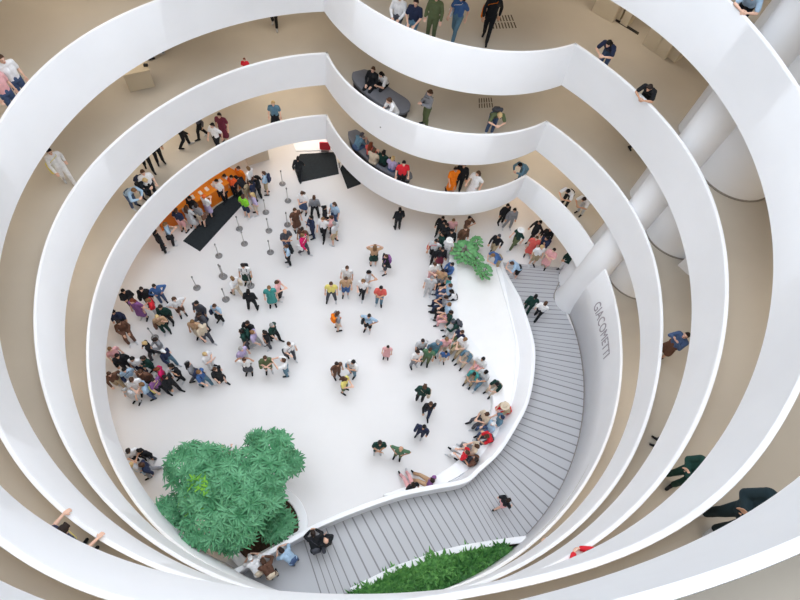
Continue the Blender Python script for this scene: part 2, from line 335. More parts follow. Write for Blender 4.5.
# planting bed with the tree, bottom left of the rotunda
PC, PR = np.array(bp((254, 532), .35)), 0
edge = [bp(p, .35) for p in ((285, 494), (300, 506), (307.5, 522), (309, 531))]
def circ3(a, b, c):
    ax, ay, bx, by, cx, cy = *a, *b, *c; d = 2*(ax*(by-cy)+bx*(cy-ay)+cx*(ay-by))
    ux = ((ax*ax+ay*ay)*(by-cy)+(bx*bx+by*by)*(cy-ay)+(cx*cx+cy*cy)*(ay-by))/d; uy = ((ax*ax+ay*ay)*(cx-bx)+(bx*bx+by*by)*(ax-cx)+(cx*cx+cy*cy)*(bx-ax))/d
    return np.array([ux, uy]), math.hypot(ax-ux, ay-uy)
pc = np.array(bp((266, 528), .35)); pr = float(np.linalg.norm(pc-bp((307.5, 522), .35)))
bed = empty('tree_planter', (pc[0], pc[1], 0)); tag(bed, 'round white planter kerb holding the big green tree beside the low ramp wall', 'planter')
ga64 = np.linspace(0, 2*math.pi, 65)[:-1]
ok = lambda P: P
def bed_ring(r, z):
    """circle of radius r, flattened where it meets the low ramp wall"""
    out_ = []
    for a in ga64:
        q = pc+r*np.array([math.cos(a), math.sin(a)]); i = int(np.argmin(np.linalg.norm(inn-q, axis=1))); dd = (q-inn[i])@nr[i]; need = .27+(pr-r)*.3
        if dd < need: q = q+nr[i]*(need-dd)
        out_.append((q[0]-pc[0], q[1]-pc[1], z))
    return np.array(out_)
V, Fc = loft([bed_ring(r, z) for r, z in ((pr, 0), (pr, .33), (pr-.02, .35), (pr-.30, .35), (pr-.32, .33), (pr-.34, .12))])
me = mesh('kerb', V, Fc, [M['plaster']], True)
try: me.set_sharp_from_angle(angle=math.radians(35))
except Exception: pass
obj('kerb', me, bed)
g = Geo(); V = [(0, 0, .22)]+[tuple(v) for v in bed_ring(pr-.31, .22)]; g.add(V, [(0, 1+i, 1+(i+1) % 64) for i in range(64)]); g.build('soil', M['soil'], bed)

def leaf_into(g, p, d, up, L, w, curl=.25, fold=.0):
    """one pointed leaf: six faces along its length, bending down at the tip"""
    d = np.array(d, float); d /= np.linalg.norm(d); s = np.cross(d, up); ns = np.linalg.norm(s)
    s = s/ns if ns > 1e-5 else np.array([1., 0, 0]); u = np.cross(s, d); V = []; Fc = []
    for i, (t, ww) in enumerate(((0, .25), (.3, .85), (.6, 1.), (.85, .6), (1, .06))):
        c = np.array(p)+d*L*t-u*curl*L*t*t
        V += [c-s*w*ww/2, c-u*fold*w*.3, c+s*w*ww/2]
    for i in range(4):
        a = i*3; Fc += [(a, a+1, a+4, a+3), (a+1, a+2, a+5, a+4)]
    g.add(V, Fc)
def rosette(g, p, ax, n, L, w, rnd, spread=1.0, curl=.3):
    ax = np.array(ax, float); ax /= np.linalg.norm(ax); t = np.array([1., 0, 0]) if abs(ax[0]) < .8 else np.array([0, 1., 0])
    u = np.cross(ax, t); u /= np.linalg.norm(u); v = np.cross(ax, u); o = rnd.uniform(0, 6.28)
    for i in range(n):
        a = o+i*2.4; e = .15+.5*rnd.random(); dd = (math.cos(a)*u+math.sin(a)*v)*spread+ax*e
        leaf_into(g, p, dd, ax, L*(.75+.5*rnd.random()), w*(.85+.3*rnd.random()), curl, .5)
# tree: a crown of clumps, each clump a dome of leaf rosettes
CLUMPS = [((189, 465), 3.2, .68), ((212, 462), 2.9, .5), ((222, 484), 3.5, .66), ((245, 468), 3.1, .56), ((274, 446), 3.0, .50), ((288, 462), 2.6, .36), ((264, 474), 3.3, .66), ((171, 512), 2.6, .46), ((198, 494), 3.6, .5),
          ((208, 520), 3.3, .78), ((236, 518), 3.4, .74), ((240, 498), 3.6, .6), ((264, 498), 3.1, .56), ((277, 524), 2.0, .46), ((228, 536), 2.7, .42), ((256, 440), 2.5, .22)]
tree = empty('tree', (pc[0], pc[1], .2)); tag(tree, 'large green tree with layered clumps of leaves in the round white planter', 'tree')
g = Geo(); gy = Geo(); gt = Geo(); rnd = random.Random(3)
gt.cap((pc[0], pc[1], .1), (pc[0]-.1, pc[1]+.1, 1.4), .13, .10)
for (px, z, R) in CLUMPS:
    c = np.array([*bp(px, z-.25), z-.35]); gt.cap((pc[0]-.1, pc[1]+.1, 1.3), c-np.array([0, 0, .1]), .075, .03, 8)
    nn = int(46*R*R)+9
    for i in range(nn):
        f = (i+.5)/nn; ph = math.acos(1-f*1.05); a = i*2.39996
        dd = np.array([math.sin(ph)*math.cos(a), math.sin(ph)*math.sin(a), math.cos(ph)]); rr = R*(.85+.22*rnd.random())
        p = c+dd*np.array([rr, rr, rr*.62])
        tgt = gy if (px[0] == 198 and rnd.random() < .4) else g
        rosette(tgt, p, dd*np.array([.8, .8, 1])+np.array([0, 0, .5]), 13, .33, .068, rnd, 1.0, .34)
for gg, nm, mm in ((g, 'foliage', M['leaf']), (gy, 'young_foliage', M['leafyoung']), (gt, 'trunk', M['bark'])):
    me = mesh(nm, gg.verts()-np.array([pc[0], pc[1], .2]), gg.f, [mm], nm == 'trunk'); o = obj(nm, me, tree)
    if nm != 'trunk': o['kind'] = 'stuff'
tree.children[1]['label'] = 'bright yellow-green young leaves'

# wedge-shaped planter below the ramp, against the tall wall
CURB = [(350, 588), (380, 573), (397, 565), (418, 558), (435, 552), (458, 546), (480, 542), (500, 539), (526, 535.5)]
curb = catmull([bp(p, .95) for p in CURB], 4)
tn = np.gradient(curb, axis=0); tn /= np.linalg.norm(tn, axis=1)[:, None]; nv2 = np.c_[tn[:, 1], -tn[:, 0]]
if nv2[10][1] > 0: nv2 = -nv2
wp = empty('fern_planter', (0, 0, 0)); tag(wp, 'long wedge-shaped white planter full of ferns between the grey ramp and the tall wall', 'planter')
V, Fc = loft([z3(curb, 0), z3(curb, .93), z3(curb+nv2*.02, .95), z3(curb+nv2*.2, .95), z3(curb+nv2*.22, .93), z3(curb+nv2*.22, .5)], False)
me = mesh('kerb', V, Fc, [M['plaster']], True)
try: me.set_sharp_from_angle(angle=math.radians(35))
except Exception: pass
obj('kerb', me, wp)
wl = []
for q in curb:
    a = math.atan2(q[1]-CY, q[0]-CX); wl.append((CX+(main_r(CUR['1b']['main'], a)-.03)*math.cos(a), CY+(main_r(CUR['1b']['main'], a)-.03)*math.sin(a)))
wl = np.array(wl)
V, Fc = loft([z3(curb+nv2*.2, .75), z3(wl, .75)], False); obj('soil', mesh('soil', V, Fc, [M['soil']]), wp)
def fern_mesh(seed, nl, L, w, mm):
    rnd = random.Random(seed); g = Geo()
    for i in range(nl):
        a = i*2.4+rnd.random()*.4; e = .5+1.6*rnd.random(); d = np.array([math.cos(a), math.sin(a), e]); LL = L*(.7+.5*rnd.random())
        leaf_into(g, (0, 0, 0), d, (0, 0, 1), LL, w, .45, .6)
        d /= np.linalg.norm(d)
        for t in (.35, .5, .65, .8):
            c = d*LL*t+np.array([0, 0, -.45*LL*t*t*.6]); s = np.cross(d, (0, 0, 1)); s /= np.linalg.norm(s)
            for sg in (-1, 1): leaf_into(g, c, d*.7+s*sg, (0, 0, 1), LL*.38*(1.15-t*.7), w*.55, .2, .3)
    return mesh('fern', g.verts(), g.f, [mm])
FM = [fern_mesh(s, 13, .72, .13, (M['leaf2'], M['leaf2b'])[s % 2]) for s in range(4)]
FY = fern_mesh(9, 15, .5, .08, M['leafyoung'])
rnd = random.Random(11); nf = 0
L_ = len(curb)-1
for i in range(70):
    t = (i+.5)/70; q = t*L_; j = int(q); f = q-j
    A = (curb[j]*(1-f)+curb[j+1]*f)+nv2[j]*.33; Bq = (wl[j]*(1-f)+wl[j+1]*f)-nv2[j]*.06; span = np.linalg.norm(Bq-A)
    if (Bq-A)@nv2[j] < .0: continue
    for r_ in range(max(1, int(round(span/.36)))):
        m_n = max(1, int(round(span/.36))); p = A+(Bq-A)*((r_+.5+rnd.uniform(-.25, .25))/m_n)
        yb = (nf in (37, 52, 71, 95)); o = obj('fern', FY if yb else FM[nf % 4], None, (p[0], p[1], .75), (rnd.uniform(-.15, .15), rnd.uniform(-.15, .15), rnd.uniform(0, 6.28)))
        s_ = min(1.1, .55+span*.22)*rnd.uniform(.75, 1.2); o.scale = (s_, s_, s_*1.1)
        if yb: tag(o, 'bright yellow-green fern among the darker ferns of the wedge planter', 'fern', 'bright ferns in the wedge planter')
        else: tag(o, 'mid green fern in the wedge-shaped planter beside the grey ramp', 'fern', 'ferns in the wedge planter')
        nf += 1
# broad-leaved plants at the tip of the basin
tipbed = None
def broad_plant(px, R, label, seed):
    rnd = random.Random(seed); p = bp(px, 1.0); t = empty('broad_leaved_plant', (p[0], p[1], .2)); tag(t, label, 'plant', 'plants at the basin tip'); g = Geo(); gs = Geo()
    for i in range(int(60*R+18)):
        a = i*2.4; rr = R*math.sqrt((i+.5)/(60*R+18)); z = .95*(1-(rr/R)**2*.45)
        d = np.array([math.cos(a), math.sin(a), .25]); q = np.array([rr*math.cos(a), rr*math.sin(a), z]); leaf_into(g, q, d, (0, 0, 1), .13+.26*R, .1+.2*R, .25, .3)
        if i % 3 == 0: gs.cap((0, 0, 0), q, .014, .01, 6)
    g.build('foliage', M['leaf3'], t)['kind'] = 'stuff'; gs.build('stem', M['bark'], t)
broad_plant((465, 250), .48, 'broad-leaved green plant filling the pointed tip of the white basin', 1)
broad_plant((477, 259), .26, 'broad-leaved green plant between the tip plant and the low ramp wall', 2)
broad_plant((485, 270), .26, 'small round green plant standing alone against the low ramp wall', 3)
broad_plant((477, 241), .2, 'small green plant spilling over the low wall at the ramp start', 4)

# orange information desk, following the curve of the wall
fr = catmull([bp(p, 0) for p in ((163, 232), (182, 224), (205, 213), (221, 203), (236, 194), (243, 187))], 5)
tn = np.gradient(fr, axis=0); tn /= np.linalg.norm(tn, axis=1)[:, None]; nb = np.c_[-tn[:, 1], tn[:, 0]]
dk = empty('information_desk', (fr[12][0], fr[12][1], 0)); tag(dk, 'curved orange information desk behind the black mat', 'desk')
base = np.array([fr[12][0], fr[12][1], 0])
V, Fc = loft([z3(fr, 0), z3(fr, .98), z3(fr+nb*.75, .98), z3(fr+nb*.75, 0)], False); nn_ = len(fr); Fc += [tuple(j*nn_ for j in range(4)), tuple(reversed([j*nn_+nn_-1 for j in range(4)]))]
obj('front_panel', mesh('front_panel', V-base, Fc, [M['orange']]), dk)
V, Fc = loft([z3(fr-nb*.05, 1.0), z3(fr-nb*.05, 1.06), z3(fr+nb*.8, 1.06), z3(fr+nb*.8, 1.0), z3(fr-nb*.05, 1.0)], False); Fc += [tuple(j*nn_ for j in range(4)), tuple(reversed([j*nn_+nn_-1 for j in range(4)]))]
obj('counter_top', mesh('counter_top', V-base, Fc, [M['orange_top']]), dk)
V, Fc = loft([z3(fr-nb*.02, .0), z3(fr-nb*.02, .08), z3(fr+nb*.02, .08)], False); obj('plinth', mesh('plinth', V-base, Fc, [M['plinth']]), dk)
for i, f in enumerate((9, 11, 13, 15, 17, 19)):
    p = fr[f]+nb[f]*.25; g = Geo(); g.box((0, 0, .03), (.14, .2, .06)); o = g.build('leaflet_stack', M['paper'], None, loc=(p[0], p[1], 1.06), rot=(0, 0, math.atan2(tn[f][1], tn[f][0])))
    tag(o, 'small stack of white leaflets on the orange desk counter', 'leaflets', 'leaflet stacks on the orange desk')
# mats
def matobj(px, label):
    P = [bp(p, 0.01) for p in px]; g = Geo(); g.prism(P, .004, .018); o = g.build('floor_mat', M['blackmat']); tag(o, label, 'mat'); return o
matobj([(183, 241), (200, 251.5), (246, 201), (240, 186), (228, 194)], 'black floor mat in front of the orange information desk')
matobj([(294, 167.5), (299, 182.5), (339, 174), (335, 152), (300, 154)], 'large black entrance mat near the white vestibule')
matobj([(340, 169), (347.5, 189), (361, 184), (352, 160), (345, 160)], 'narrow black mat half under the bulging parapet, next to the large entrance mat')
# entrance vestibule: low white wall and bright threshold
g = Geo(); g.prism([bp(p, .0) for p in ((296, 151.5), (333, 150.5), (331, 138), (292, 141))], .0, .05); tag(g.build('threshold', M['plaster']), 'bright white threshold slab between the entrance mat and the doors', 'threshold')
g = Geo(); g.prism([bp(p, .0) for p in ((248, 166), (269.5, 159.5), (267, 148), (244, 155))], 0, .95); bevel(g.build('partition_wall', M['cream']), .02); struct(bpy.data.objects['partition_wall'], 'low cream partition beside the orange desk, half hidden by the parapet', 'partition')
q = bp((325, 147), .3); t = empty('door_sign', (q[0], q[1], .05)); tag(t, 'small red sign standing at the bright entrance threshold', 'sign')
g = Geo(); g.box((0, 0, .33), (.55, .05, .5)); g.build('panel', mat('red_sign', srgb(226, 66, 78), .5), t)
g = Geo(); g.box((0, 0, .03), (.4, .25, .05)); g.build('foot', M['steel'], t)
bs = empty('sign_bench', (*bp((345, 161), .4), .018)); tag(bs, 'small cream bench at the corner of the large entrance mat', 'bench')
g = Geo(); g.box((0, 0, .42), (.75, .24, .05)); g.build('seat', M['cream'], bs, rot=(0, 0, .1))
for sx in (-.3, .3): g = Geo(); g.box((sx, 0, .2), (.05, .22, .4)); g.build('leg', M['steel'], bs, rot=(0, 0, .1))

# stanchions
gp = Geo(); gp.lathe((0, 0, 0), [(.155, .012), (.16, .02), (.15, .035), (.04, .05)], 20); STB = mesh('stanchion_base', gp.verts(), gp.f, [M['steel']], True)
gp = Geo(); gp.cap((0, 0, .04), (0, 0, .93), .022, .022, 10); STP = mesh('stanchion_post', gp.verts(), gp.f, [M['lightsteel']], True)
gp = Geo(); gp.lathe((0, 0, .90), [(.034, 0), (.036, .01), (.036, .08), (.02, .1)], 14); STH = mesh('stanchion_head', gp.verts(), gp.f, [M['steel']], True)
ST = [(282.5, 184), (288, 201), (287.5, 225), (266, 212.5), (269, 231), (270.5, 252.5), (239.5, 229), (244.5, 244), (219, 256), (222.5, 276), (251, 286), (197, 288), (224, 277), (226, 299.5), (155, 338)]
STL = ['stanchion just below the entrance mat, at the far end of the outer row', 'stanchion second from the entrance mat, beside the person in a denim skirt', 'stanchion behind the person in a grey tee shirt', 'stanchion near the pale blue shirted visitor at the desk queue',
       'stanchion in the middle row, second from the desk end', 'stanchion ending the middle row, beside the pale blue shirted child', 'stanchion beside the person in a lime green vest, next to the desk mat', 'stanchion just below the lime vest person on open floor',
       'stanchion near the corner of the desk mat, alone', 'stanchion above the person in a tan outfit', 'stanchion behind the person in a black suit', 'stanchion alone on open floor above the queue of dark coated visitors',
       'stanchion touching the one above the tan outfit person', 'stanchion below the tan outfit person on open floor', 'stanchion behind the crowd on the far side, near a person in grey']
for i, (p, lb) in enumerate(zip(ST, STL)):
    q = bp(p, 0); t = empty('stanchion', (q[0], q[1], 0)); tag(t, lb, 'stanchion', 'queue stanchions')
    obj('base', STB, t); obj('post', STP, t); obj('belt_head', STH, t)

# benches along the bulges of three galleries
def bench(k, p0, p1, wid, off, label, ends=True):
    d = CUR['%dt' % k]; n_ = 40; A = []; Bq = []
    for i in range(n_+1):
        p = p0+(p1-p0)*i/n_; r = float(np.polyval(d['bul'], p+math.pi/2)); e = math.sqrt(max(0, 1-(2*i/n_-1)**6)) if ends else 1
        c = r-off-wid/2
        A.append((BX+(c+wid/2*e)*math.cos(p), BY+(c+wid/2*e)*math.sin(p))); Bq.append((BX+(c-wid/2*e)*math.cos(p), BY+(c-wid/2*e)*math.sin(p)))
    P = A[1:]+Bq[::-1][1:-1] if ends else A+Bq[::-1]
    c = np.mean(P, axis=0); t = empty('curved_bench', (c[0], c[1], FL[k])); tag(t, label, 'bench')
    g = Geo(); g.prism([(x-c[0], y-c[1]) for x, y in P], .34, .45); g.build('seat', M['benchgrey'], t)
    Q = [(x-c[0], y-c[1]) for x, y in P]; g = Geo(); g.prism([(x*.94, y*.94) for x, y in Q], 0, .34); g.build('plinth', M['dark'], t)
R_ = math.radians
bench(2, R_(-158), R_(-117), .95, .55, 'grey curved bench with two seated visitors on the second gallery bulge')
bench(1, R_(-158), R_(-108), .72, .5, 'grey curved bench lined with seated visitors on the lowest gallery bulge')
bench(3, R_(-150), R_(-72), .50, .05, 'grey curved bench along the parapet bulge of the third gallery')
# slotted floor vents
def vent(k, quad, nslot, label):
    P = [np.array(bp(p, FL[k])) for p in quad]; c = sum(P)/4; t = empty('floor_vent', (c[0], c[1], FL[k])); tag(t, label, 'vent')
    g = Geo(); g.prism([tuple((p-c)*1.06) for p in P], .002, .006); g.build('frame', M['gallery'], t)
    g = Geo()
    for i in range(nslot):
        for (s0, s1) in ((.06, .46), (.54, .94)):
            f = (i+.5)/nslot; A = P[0]+(P[1]-P[0])*f-c; Bq = P[3]+(P[2]-P[3])*f-c; d = Bq-A; a = A+d*s0; b = A+d*s1; w = (P[1]-P[0])/nslot*.2
            g.prism([tuple(a-w), tuple(a+w), tuple(b+w), tuple(b-w)], .006, .009)
    o = g.build('slot', M['slot'], t)
vent(3, [(489, 30), (518, 29), (512, 14), (486, 16)], 9, 'slotted floor vent on the third gallery behind the bulging parapet')
vent(2, [(478, 109), (494, 108), (492, 97), (478, 98)], 6, 'slotted floor vent on the second gallery behind the bulging parapet')
# plinths and blocks
def block(px, z, size, rot, label, cat, name, m_, top=None):
    p = bp(px, z); t = empty(name, (p[0], p[1], z), rot); tag(t, label, cat)
    g = Geo(); g.box((0, 0, size[2]/2), size); bevel(g.build('body', m_, t), .012)
    g = Geo(); g.box((0, 0, size[2]+.01), (size[0]*1.02, size[1]*1.02, .02)); g.build('top_panel', top or m_, t)
block((141, 84), FL[2], (.92, .62, .75), R_(22), 'tan exhibit plinth standing alone on the second gallery floor', 'plinth', 'exhibit_plinth', M['plinth'])
p = bp((146, 66), FL[2]+.77); g = Geo(); g.box((0, 0, .04), (.14, .1, .08)); tag(g.build('small_box', M['dark'], loc=(p[0], p[1], FL[2]+.77)), 'small dark box lying on the tan exhibit plinth', 'box')
block((687, 267), FL[2], (.5, .5, .55), R_(35), 'small white block on the second gallery floor behind the stair column', 'plinth', 'white_block', M['plaster'])
for i, (px, sz) in enumerate((((606, 13), (.9, .7, 2.0)), ((617, 17), (.35, .3, 2.0)), ((626, 23), (.3, .45, 2.0)), ((652, 46), (.55, .5, 1.5)), ((663, 53), (.5, .55, 1.5)), ((673, 57), (.45, .4, 1.5)))):
    p = bp(px, FL[3]); a = math.atan2(p[1]-CY, p[0]-CX)
    lab = ['broad cream panel box at the end of the third gallery cream row', 'slim cream panel box beside the broad one on the third gallery', 'slim cream panel box by the dark floor slot on the third gallery', 'cream panel box just past the dark floor slot on the third gallery', 'middle cream panel box of the group past the dark floor slot', 'last cream panel box of the third gallery row, next to the columns'][i]
    block(px, FL[3], (sz[1], sz[0], sz[2]), a, lab, 'panel', 'panel_box', M['cream'])
P = [bp(p, FL[3]) for p in ((615, 21), (638, 35), (639, 33), (616.5, 19))]; g = Geo(); g.prism(P, FL[3]+.002, FL[3]+.02); tag(g.build('floor_slot', M['dark']), 'long dark floor slot between the cream panel boxes', 'slot')

# ------------------------------------------------------------------ people: one remeshed body per pose, clothes and hair fitted over it
CL = {k: srgb(*v) for k, v in dict(w=(238, 238, 240), k=(34, 36, 40), n=(44, 52, 78), b=(70, 104, 158), lb=(168, 196, 222), g=(140, 142, 148), dg=(78, 80, 88), lg=(200, 202, 206), r=(214, 44, 56), o=(240, 128, 30), or_=(236, 96, 50),
      y=(236, 224, 130), p=(140, 92, 150), lv=(190, 176, 214), pk=(232, 176, 178), mg=(214, 34, 104), gn=(92, 128, 98), dgn=(30, 62, 56), dt=(34, 50, 56), tl=(74, 156, 152), ol=(96, 108, 76), be=(214, 198, 176), kh=(180, 162, 132), br=(104, 74, 60), tn=(190, 156, 124),
      dn=(72, 92, 128), lm=(140, 214, 60), co=(226, 104, 96), sb=(96, 130, 150), wn=(120, 52, 70), cr=(242, 232, 208)).items()}
HC = {k: srgb(*v) for k, v in dict(k=(30, 27, 26), br=(82, 58, 44), lb=(128, 96, 66), bl=(206, 178, 128), g=(150, 148, 146), w=(232, 232, 232), r=(120, 62, 40), dk=(48, 38, 34), n=(44, 52, 78), o=(230, 110, 50), lbl=(168, 196, 222), be=(214, 198, 176), dg=(78, 80, 88)).items()}
SKN = {'a': srgb(228, 186, 164), 'b': srgb(206, 160, 132), 'c': srgb(150, 104, 78), 'd': srgb(96, 66, 52)}
_mc = {}
def cmat(kind, key, col, rough=.8):
    n = (kind, key)
    if n not in _mc: _mc[n] = mat('%s_%s' % (kind, key.strip('_')), col, rough, .12 if kind == 'cloth' else .1, 14, spec=.2)
    return _mc[n]
EYE = mat('eye_dark', srgb(40, 34, 32), .3); LIP = mat('lip', srgb(176, 96, 92), .5); SHOE = {}
SLOT = mat('default_cloth', (.5, .5, .5))

V3 = lambda *a: np.array(a, float)
def base_pose():
    J = dict(pel=V3(0, 0, .94), chest=V3(0, 0, 1.26), neck=V3(0, -.012, 1.455), head=V3(0, .02, 1.60), hp=0.)
    for s, n in ((-1, 'L'), (1, 'R')):
        J['sh'+n] = V3(.178*s, -.005, 1.405); J['el'+n] = V3(.245*s, -.045, 1.13); J['wr'+n] = V3(.262*s, .05, .89); J['hd'+n] = V3(.02*s*-1, .12, -1.)
        J['hip'+n] = V3(.09*s, 0, .90); J['kn'+n] = V3(.10*s, .02, .49); J['an'+n] = V3(.11*s, -.03, .075); J['toe'+n] = V3(.025*s, .17, 0)
    return J
UP = ('chest', 'neck', 'head', 'shL', 'shR', 'elL', 'elR', 'wrL', 'wrR')
def pitch(J, deg, keys=UP, head=True):
    a = math.radians(deg); c, s = math.cos(a), math.sin(a); o = J['pel']
    for k in keys:
        d = J[k]-o; J[k] = o+V3(d[0], d[1]*c+d[2]*s, -d[1]*s+d[2]*c)
    for k in ('hdL', 'hdR'):
        if keys is UP: d = J[k]; J[k] = V3(d[0], d[1]*c+d[2]*s, -d[1]*s+d[2]*c)
    J['tp'] = deg
    if head: J['hp'] += deg*.6
def arm(J, n, el, wr, hd):
    J['el'+n] = V3(*el); J['wr'+n] = V3(*wr); J['hd'+n] = V3(*hd)
def make_pose(kind):
    J = base_pose(); J['tp'] = 0
    if kind == 'stand': pass
    elif kind == 'wide':
        for s, n in ((-1, 'L'), (1, 'R')): J['an'+n][0] = .19*s; J['kn'+n][0] = .15*s
    elif kind == 'phone':
        arm(J, 'L', (-.23, .06, 1.13), (-.06, .30, 1.20), (.6, .9, .25)); arm(J, 'R', (.23, .06, 1.13), (.07, .29, 1.18), (-.5, .9, .3)); J['hp'] = 22
    elif kind == 'fold':
        arm(J, 'L', (-.25, .06, 1.14), (.02, .23, 1.17), (1, .1, .1)); arm(J, 'R', (.25, .06, 1.14), (-.02, .26, 1.13), (-1, .1, .1))
    elif kind == 'hips':
        arm(J, 'L', (-.40, -.08, 1.16), (-.19, .06, 1.01), (.8, .5, -.5)); arm(J, 'R', (.40, -.08, 1.16), (.19, .06, 1.01), (-.8, .5, -.5))
    elif kind == 'strap':
        arm(J, 'L', (-.27, .10, 1.16), (-.15, .17, 1.36), (.2, -.2, 1)); J['kn'+'R'][1] = .06
    elif kind == 'photo':
        arm(J, 'L', (-.24, .24, 1.30), (-.09, .38, 1.56), (.5, .3, .8)); arm(J, 'R', (.24, .24, 1.30), (.09, .38, 1.56), (-.5, .3, .8)); J['hp'] = -18
    elif kind == 'headup':
        arm(J, 'L', (-.36, .02, 1.50), (-.20, -.02, 1.72), (.9, -.1, .3)); arm(J, 'R', (.36, .02, 1.50), (.20, -.02, 1.72), (-.9, -.1, .3)); J['hp'] = -10
    elif kind == 'walk':
        J['knL'] = V3(-.09, .15, .51); J['anL'] = V3(-.09, .19, .08); J['knR'] = V3(.09, -.01, .49); J['anR'] = V3(.09, -.25, .11); J['toeR'] = V3(.02, .14, -.09)
        arm(J, 'L', (-.25, -.16, 1.15), (-.25, -.12, .90), (.02, .2, -1)); arm(J, 'R', (.25, .08, 1.14), (.22, .24, .95), (-.1, .6, -.8)); J['tp'] = 4
    elif kind == 'step':
        J['knL'] = V3(-.09, .12, .50); J['anL'] = V3(-.09, .14, .075); J['anR'] = V3(.10, -.20, .085); J['knR'] = V3(.1, -.04, .49)
        arm(J, 'R', (.25, .06, 1.14), (.14, .28, 1.15), (-.3, .9, .2))
    elif kind in ('sit', 'sitlean', 'sitphone', 'sitlegs'):
        J['pel'] = V3(0, -.02, .54); dz = -.40
        for k in UP: J[k] = J[k]+V3(0, -.03, dz)
        for s, n in ((-1, 'L'), (1, 'R')):
            J['hip'+n] = V3(.095*s, 0, .51); J['kn'+n] = V3(.13*s, .44, .50); J['an'+n] = V3(.13*s, .44, .08)
        if kind == 'sit':
            for s, n in ((-1, 'L'), (1, 'R')): arm(J, n, (.25*s, .05, .76), (.12*s, .28, .63), (-.3*s, .9, -.3))
        if kind == 'sitlegs':
            for s, n in ((-1, 'L'), (1, 'R')):
                J['kn'+n] = V3(.12*s, .44, .48); J['an'+n] = V3(.14*s, .66, .10); arm(J, n, (.26*s, -.1, .76), (.27*s, -.16, .56), (.2*s, .1, -1)); J['toe'+n] = V3(.03*s, .12, .10)
        if kind == 'sitphone':
            for s, n in ((-1, 'L'), (1, 'R')): arm(J, n, (.23*s, .08, .75), (.06*s, .33, .82), (-.5*s, .9, .3))
            J['hp'] = 25
        if kind == 'sitlean':
            pitch(J, 28); 
            for s, n in ((-1, 'L'), (1, 'R')): arm(J, n, (.20*s, .36, .62), (.06*s, .52, .72), (-.6*s, .6, .2))
    elif kind in ('lean', 'leanwide', 'leanphoto'):
        pitch(J, 46 if kind == 'lean' else 24)
        if kind == 'lean':
            for s, n in ((-1, 'L'), (1, 'R')): arm(J, n, (.29*s, .46, 1.03), (.09*s, .62, 1.03), (-.8*s, .5, -.2))
        elif kind == 'leanwide':
            for s, n in ((-1, 'L'), (1, 'R')): arm(J, n, (.37*s, .14, 1.11), (.40*s, .40, 1.06), (-.12*s, .9, -.55))
        else:
            for s, n in ((-1, 'L'), (1, 'R')): arm(J, n, (.24*s, .55, 1.12), (.08*s, .80, 1.20), (-.5*s, .8, .2))
        J['hp'] = 30
    elif kind == 'bend':
        pitch(J, 48)
        for s, n in ((-1, 'L'), (1, 'R')): arm(J, n, (.24*s, .52, .98), (.14*s, .62, .76), (-.2*s, .3, -.9))
    elif kind == 'point':
        arm(J, 'R', (.34, .22, 1.28), (.40, .46, 1.33), (.2, 1, .1)); J['an'+'L'][1] = .1; J['kn'+'L'][1] = .08
    return J
def rotx(deg):
    a = math.radians(-deg); return np.array([[1, 0, 0], [0, math.cos(a), -math.sin(a)], [0, math.sin(a), math.cos(a)]])
def torso(g, J, e, low=True, high=True):
    p, c = J['pel'], J['chest']; R = rotx(J['tp']); X = lambda x, y=0, z=0: R@V3(x, y, z)
    g.cap(p+X(-.075, -.01, 0), p+X(.075, -.01, 0), .108+e, .108+e)
    g.cap(p+X(-.06, 0, .05), c+X(-.07, 0, -.02), .092+e, .105+e); g.cap(p+X(.06, 0, .05), c+X(.07, 0, -.02), .092+e, .105+e)
    g.cap(c+X(-.075, 0, .0), c+X(-.085, -.01, .06), .104+e, .09+e); g.cap(c+X(.075, 0, .0), c+X(.085, -.01, .06), .104+e, .09+e)
    if high:
        n = J['neck']; g.cap(J['shL']*.86+n*.14, J['shR']*.86+n*.14, .062+e, .062+e)
        for s in 'LR': g.cap(J['sh'+s]+X(0, 0, -.015), n*.75+J['sh'+s]*.25+X(0, 0, .0), .058+e, .05+e)
def tube(g, pts, rs, e=0):
    for a, b, r, q in zip(pts[:-1], pts[1:], rs[:-1], rs[1:]): g.cap(a, b, r+e, q+e)
def lerp(a, b, t): return a*(1-t)+b*t
def hand(g, J, s, sg):
    w = J['wr'+s]; d = J['hd'+s]/np.linalg.norm(J['hd'+s]); fa = w-J['el'+s]; fa /= np.linalg.norm(fa)
    side = np.cross(d, V3(0, 1, 0) if abs(d[1]) < .8 else V3(0, 0, 1)); side /= np.linalg.norm(side); palm = np.cross(side, d)
    if palm@V3(-sg, .2, -.5) < 0: palm = -palm
    g.cap(w-fa*.02, w+d*.03, .026, .026)
    for i, (o, L) in enumerate(((-.033, .072), (-.011, .082), (.011, .077), (.033, .060))):
        k = w+d*.088+side*o; g.cap(w+d*.02+side*o*.7, k, .016, .0125, 8, 2)
        m = k+(d*.93+palm*.3+side*o*2.2)*L*.5; t = m+(d*.72+palm*.66+side*o*.8)*L*.5; g.cap(k, m, .0112, .0100, 8, 2); g.cap(m, t, .0100, .0085, 8, 2)
    ts = side*(-1 if (side@V3(-sg, .6, 0)) < 0 else 1); b = w+d*.025+ts*.028; m = b+(d*.6+ts*.7+palm*.25)*.042; g.cap(b, m, .0145, .012, 8, 2); g.cap(m, m+(d*.9+ts*.25+palm*.3)*.034, .0115, .009, 8, 2)
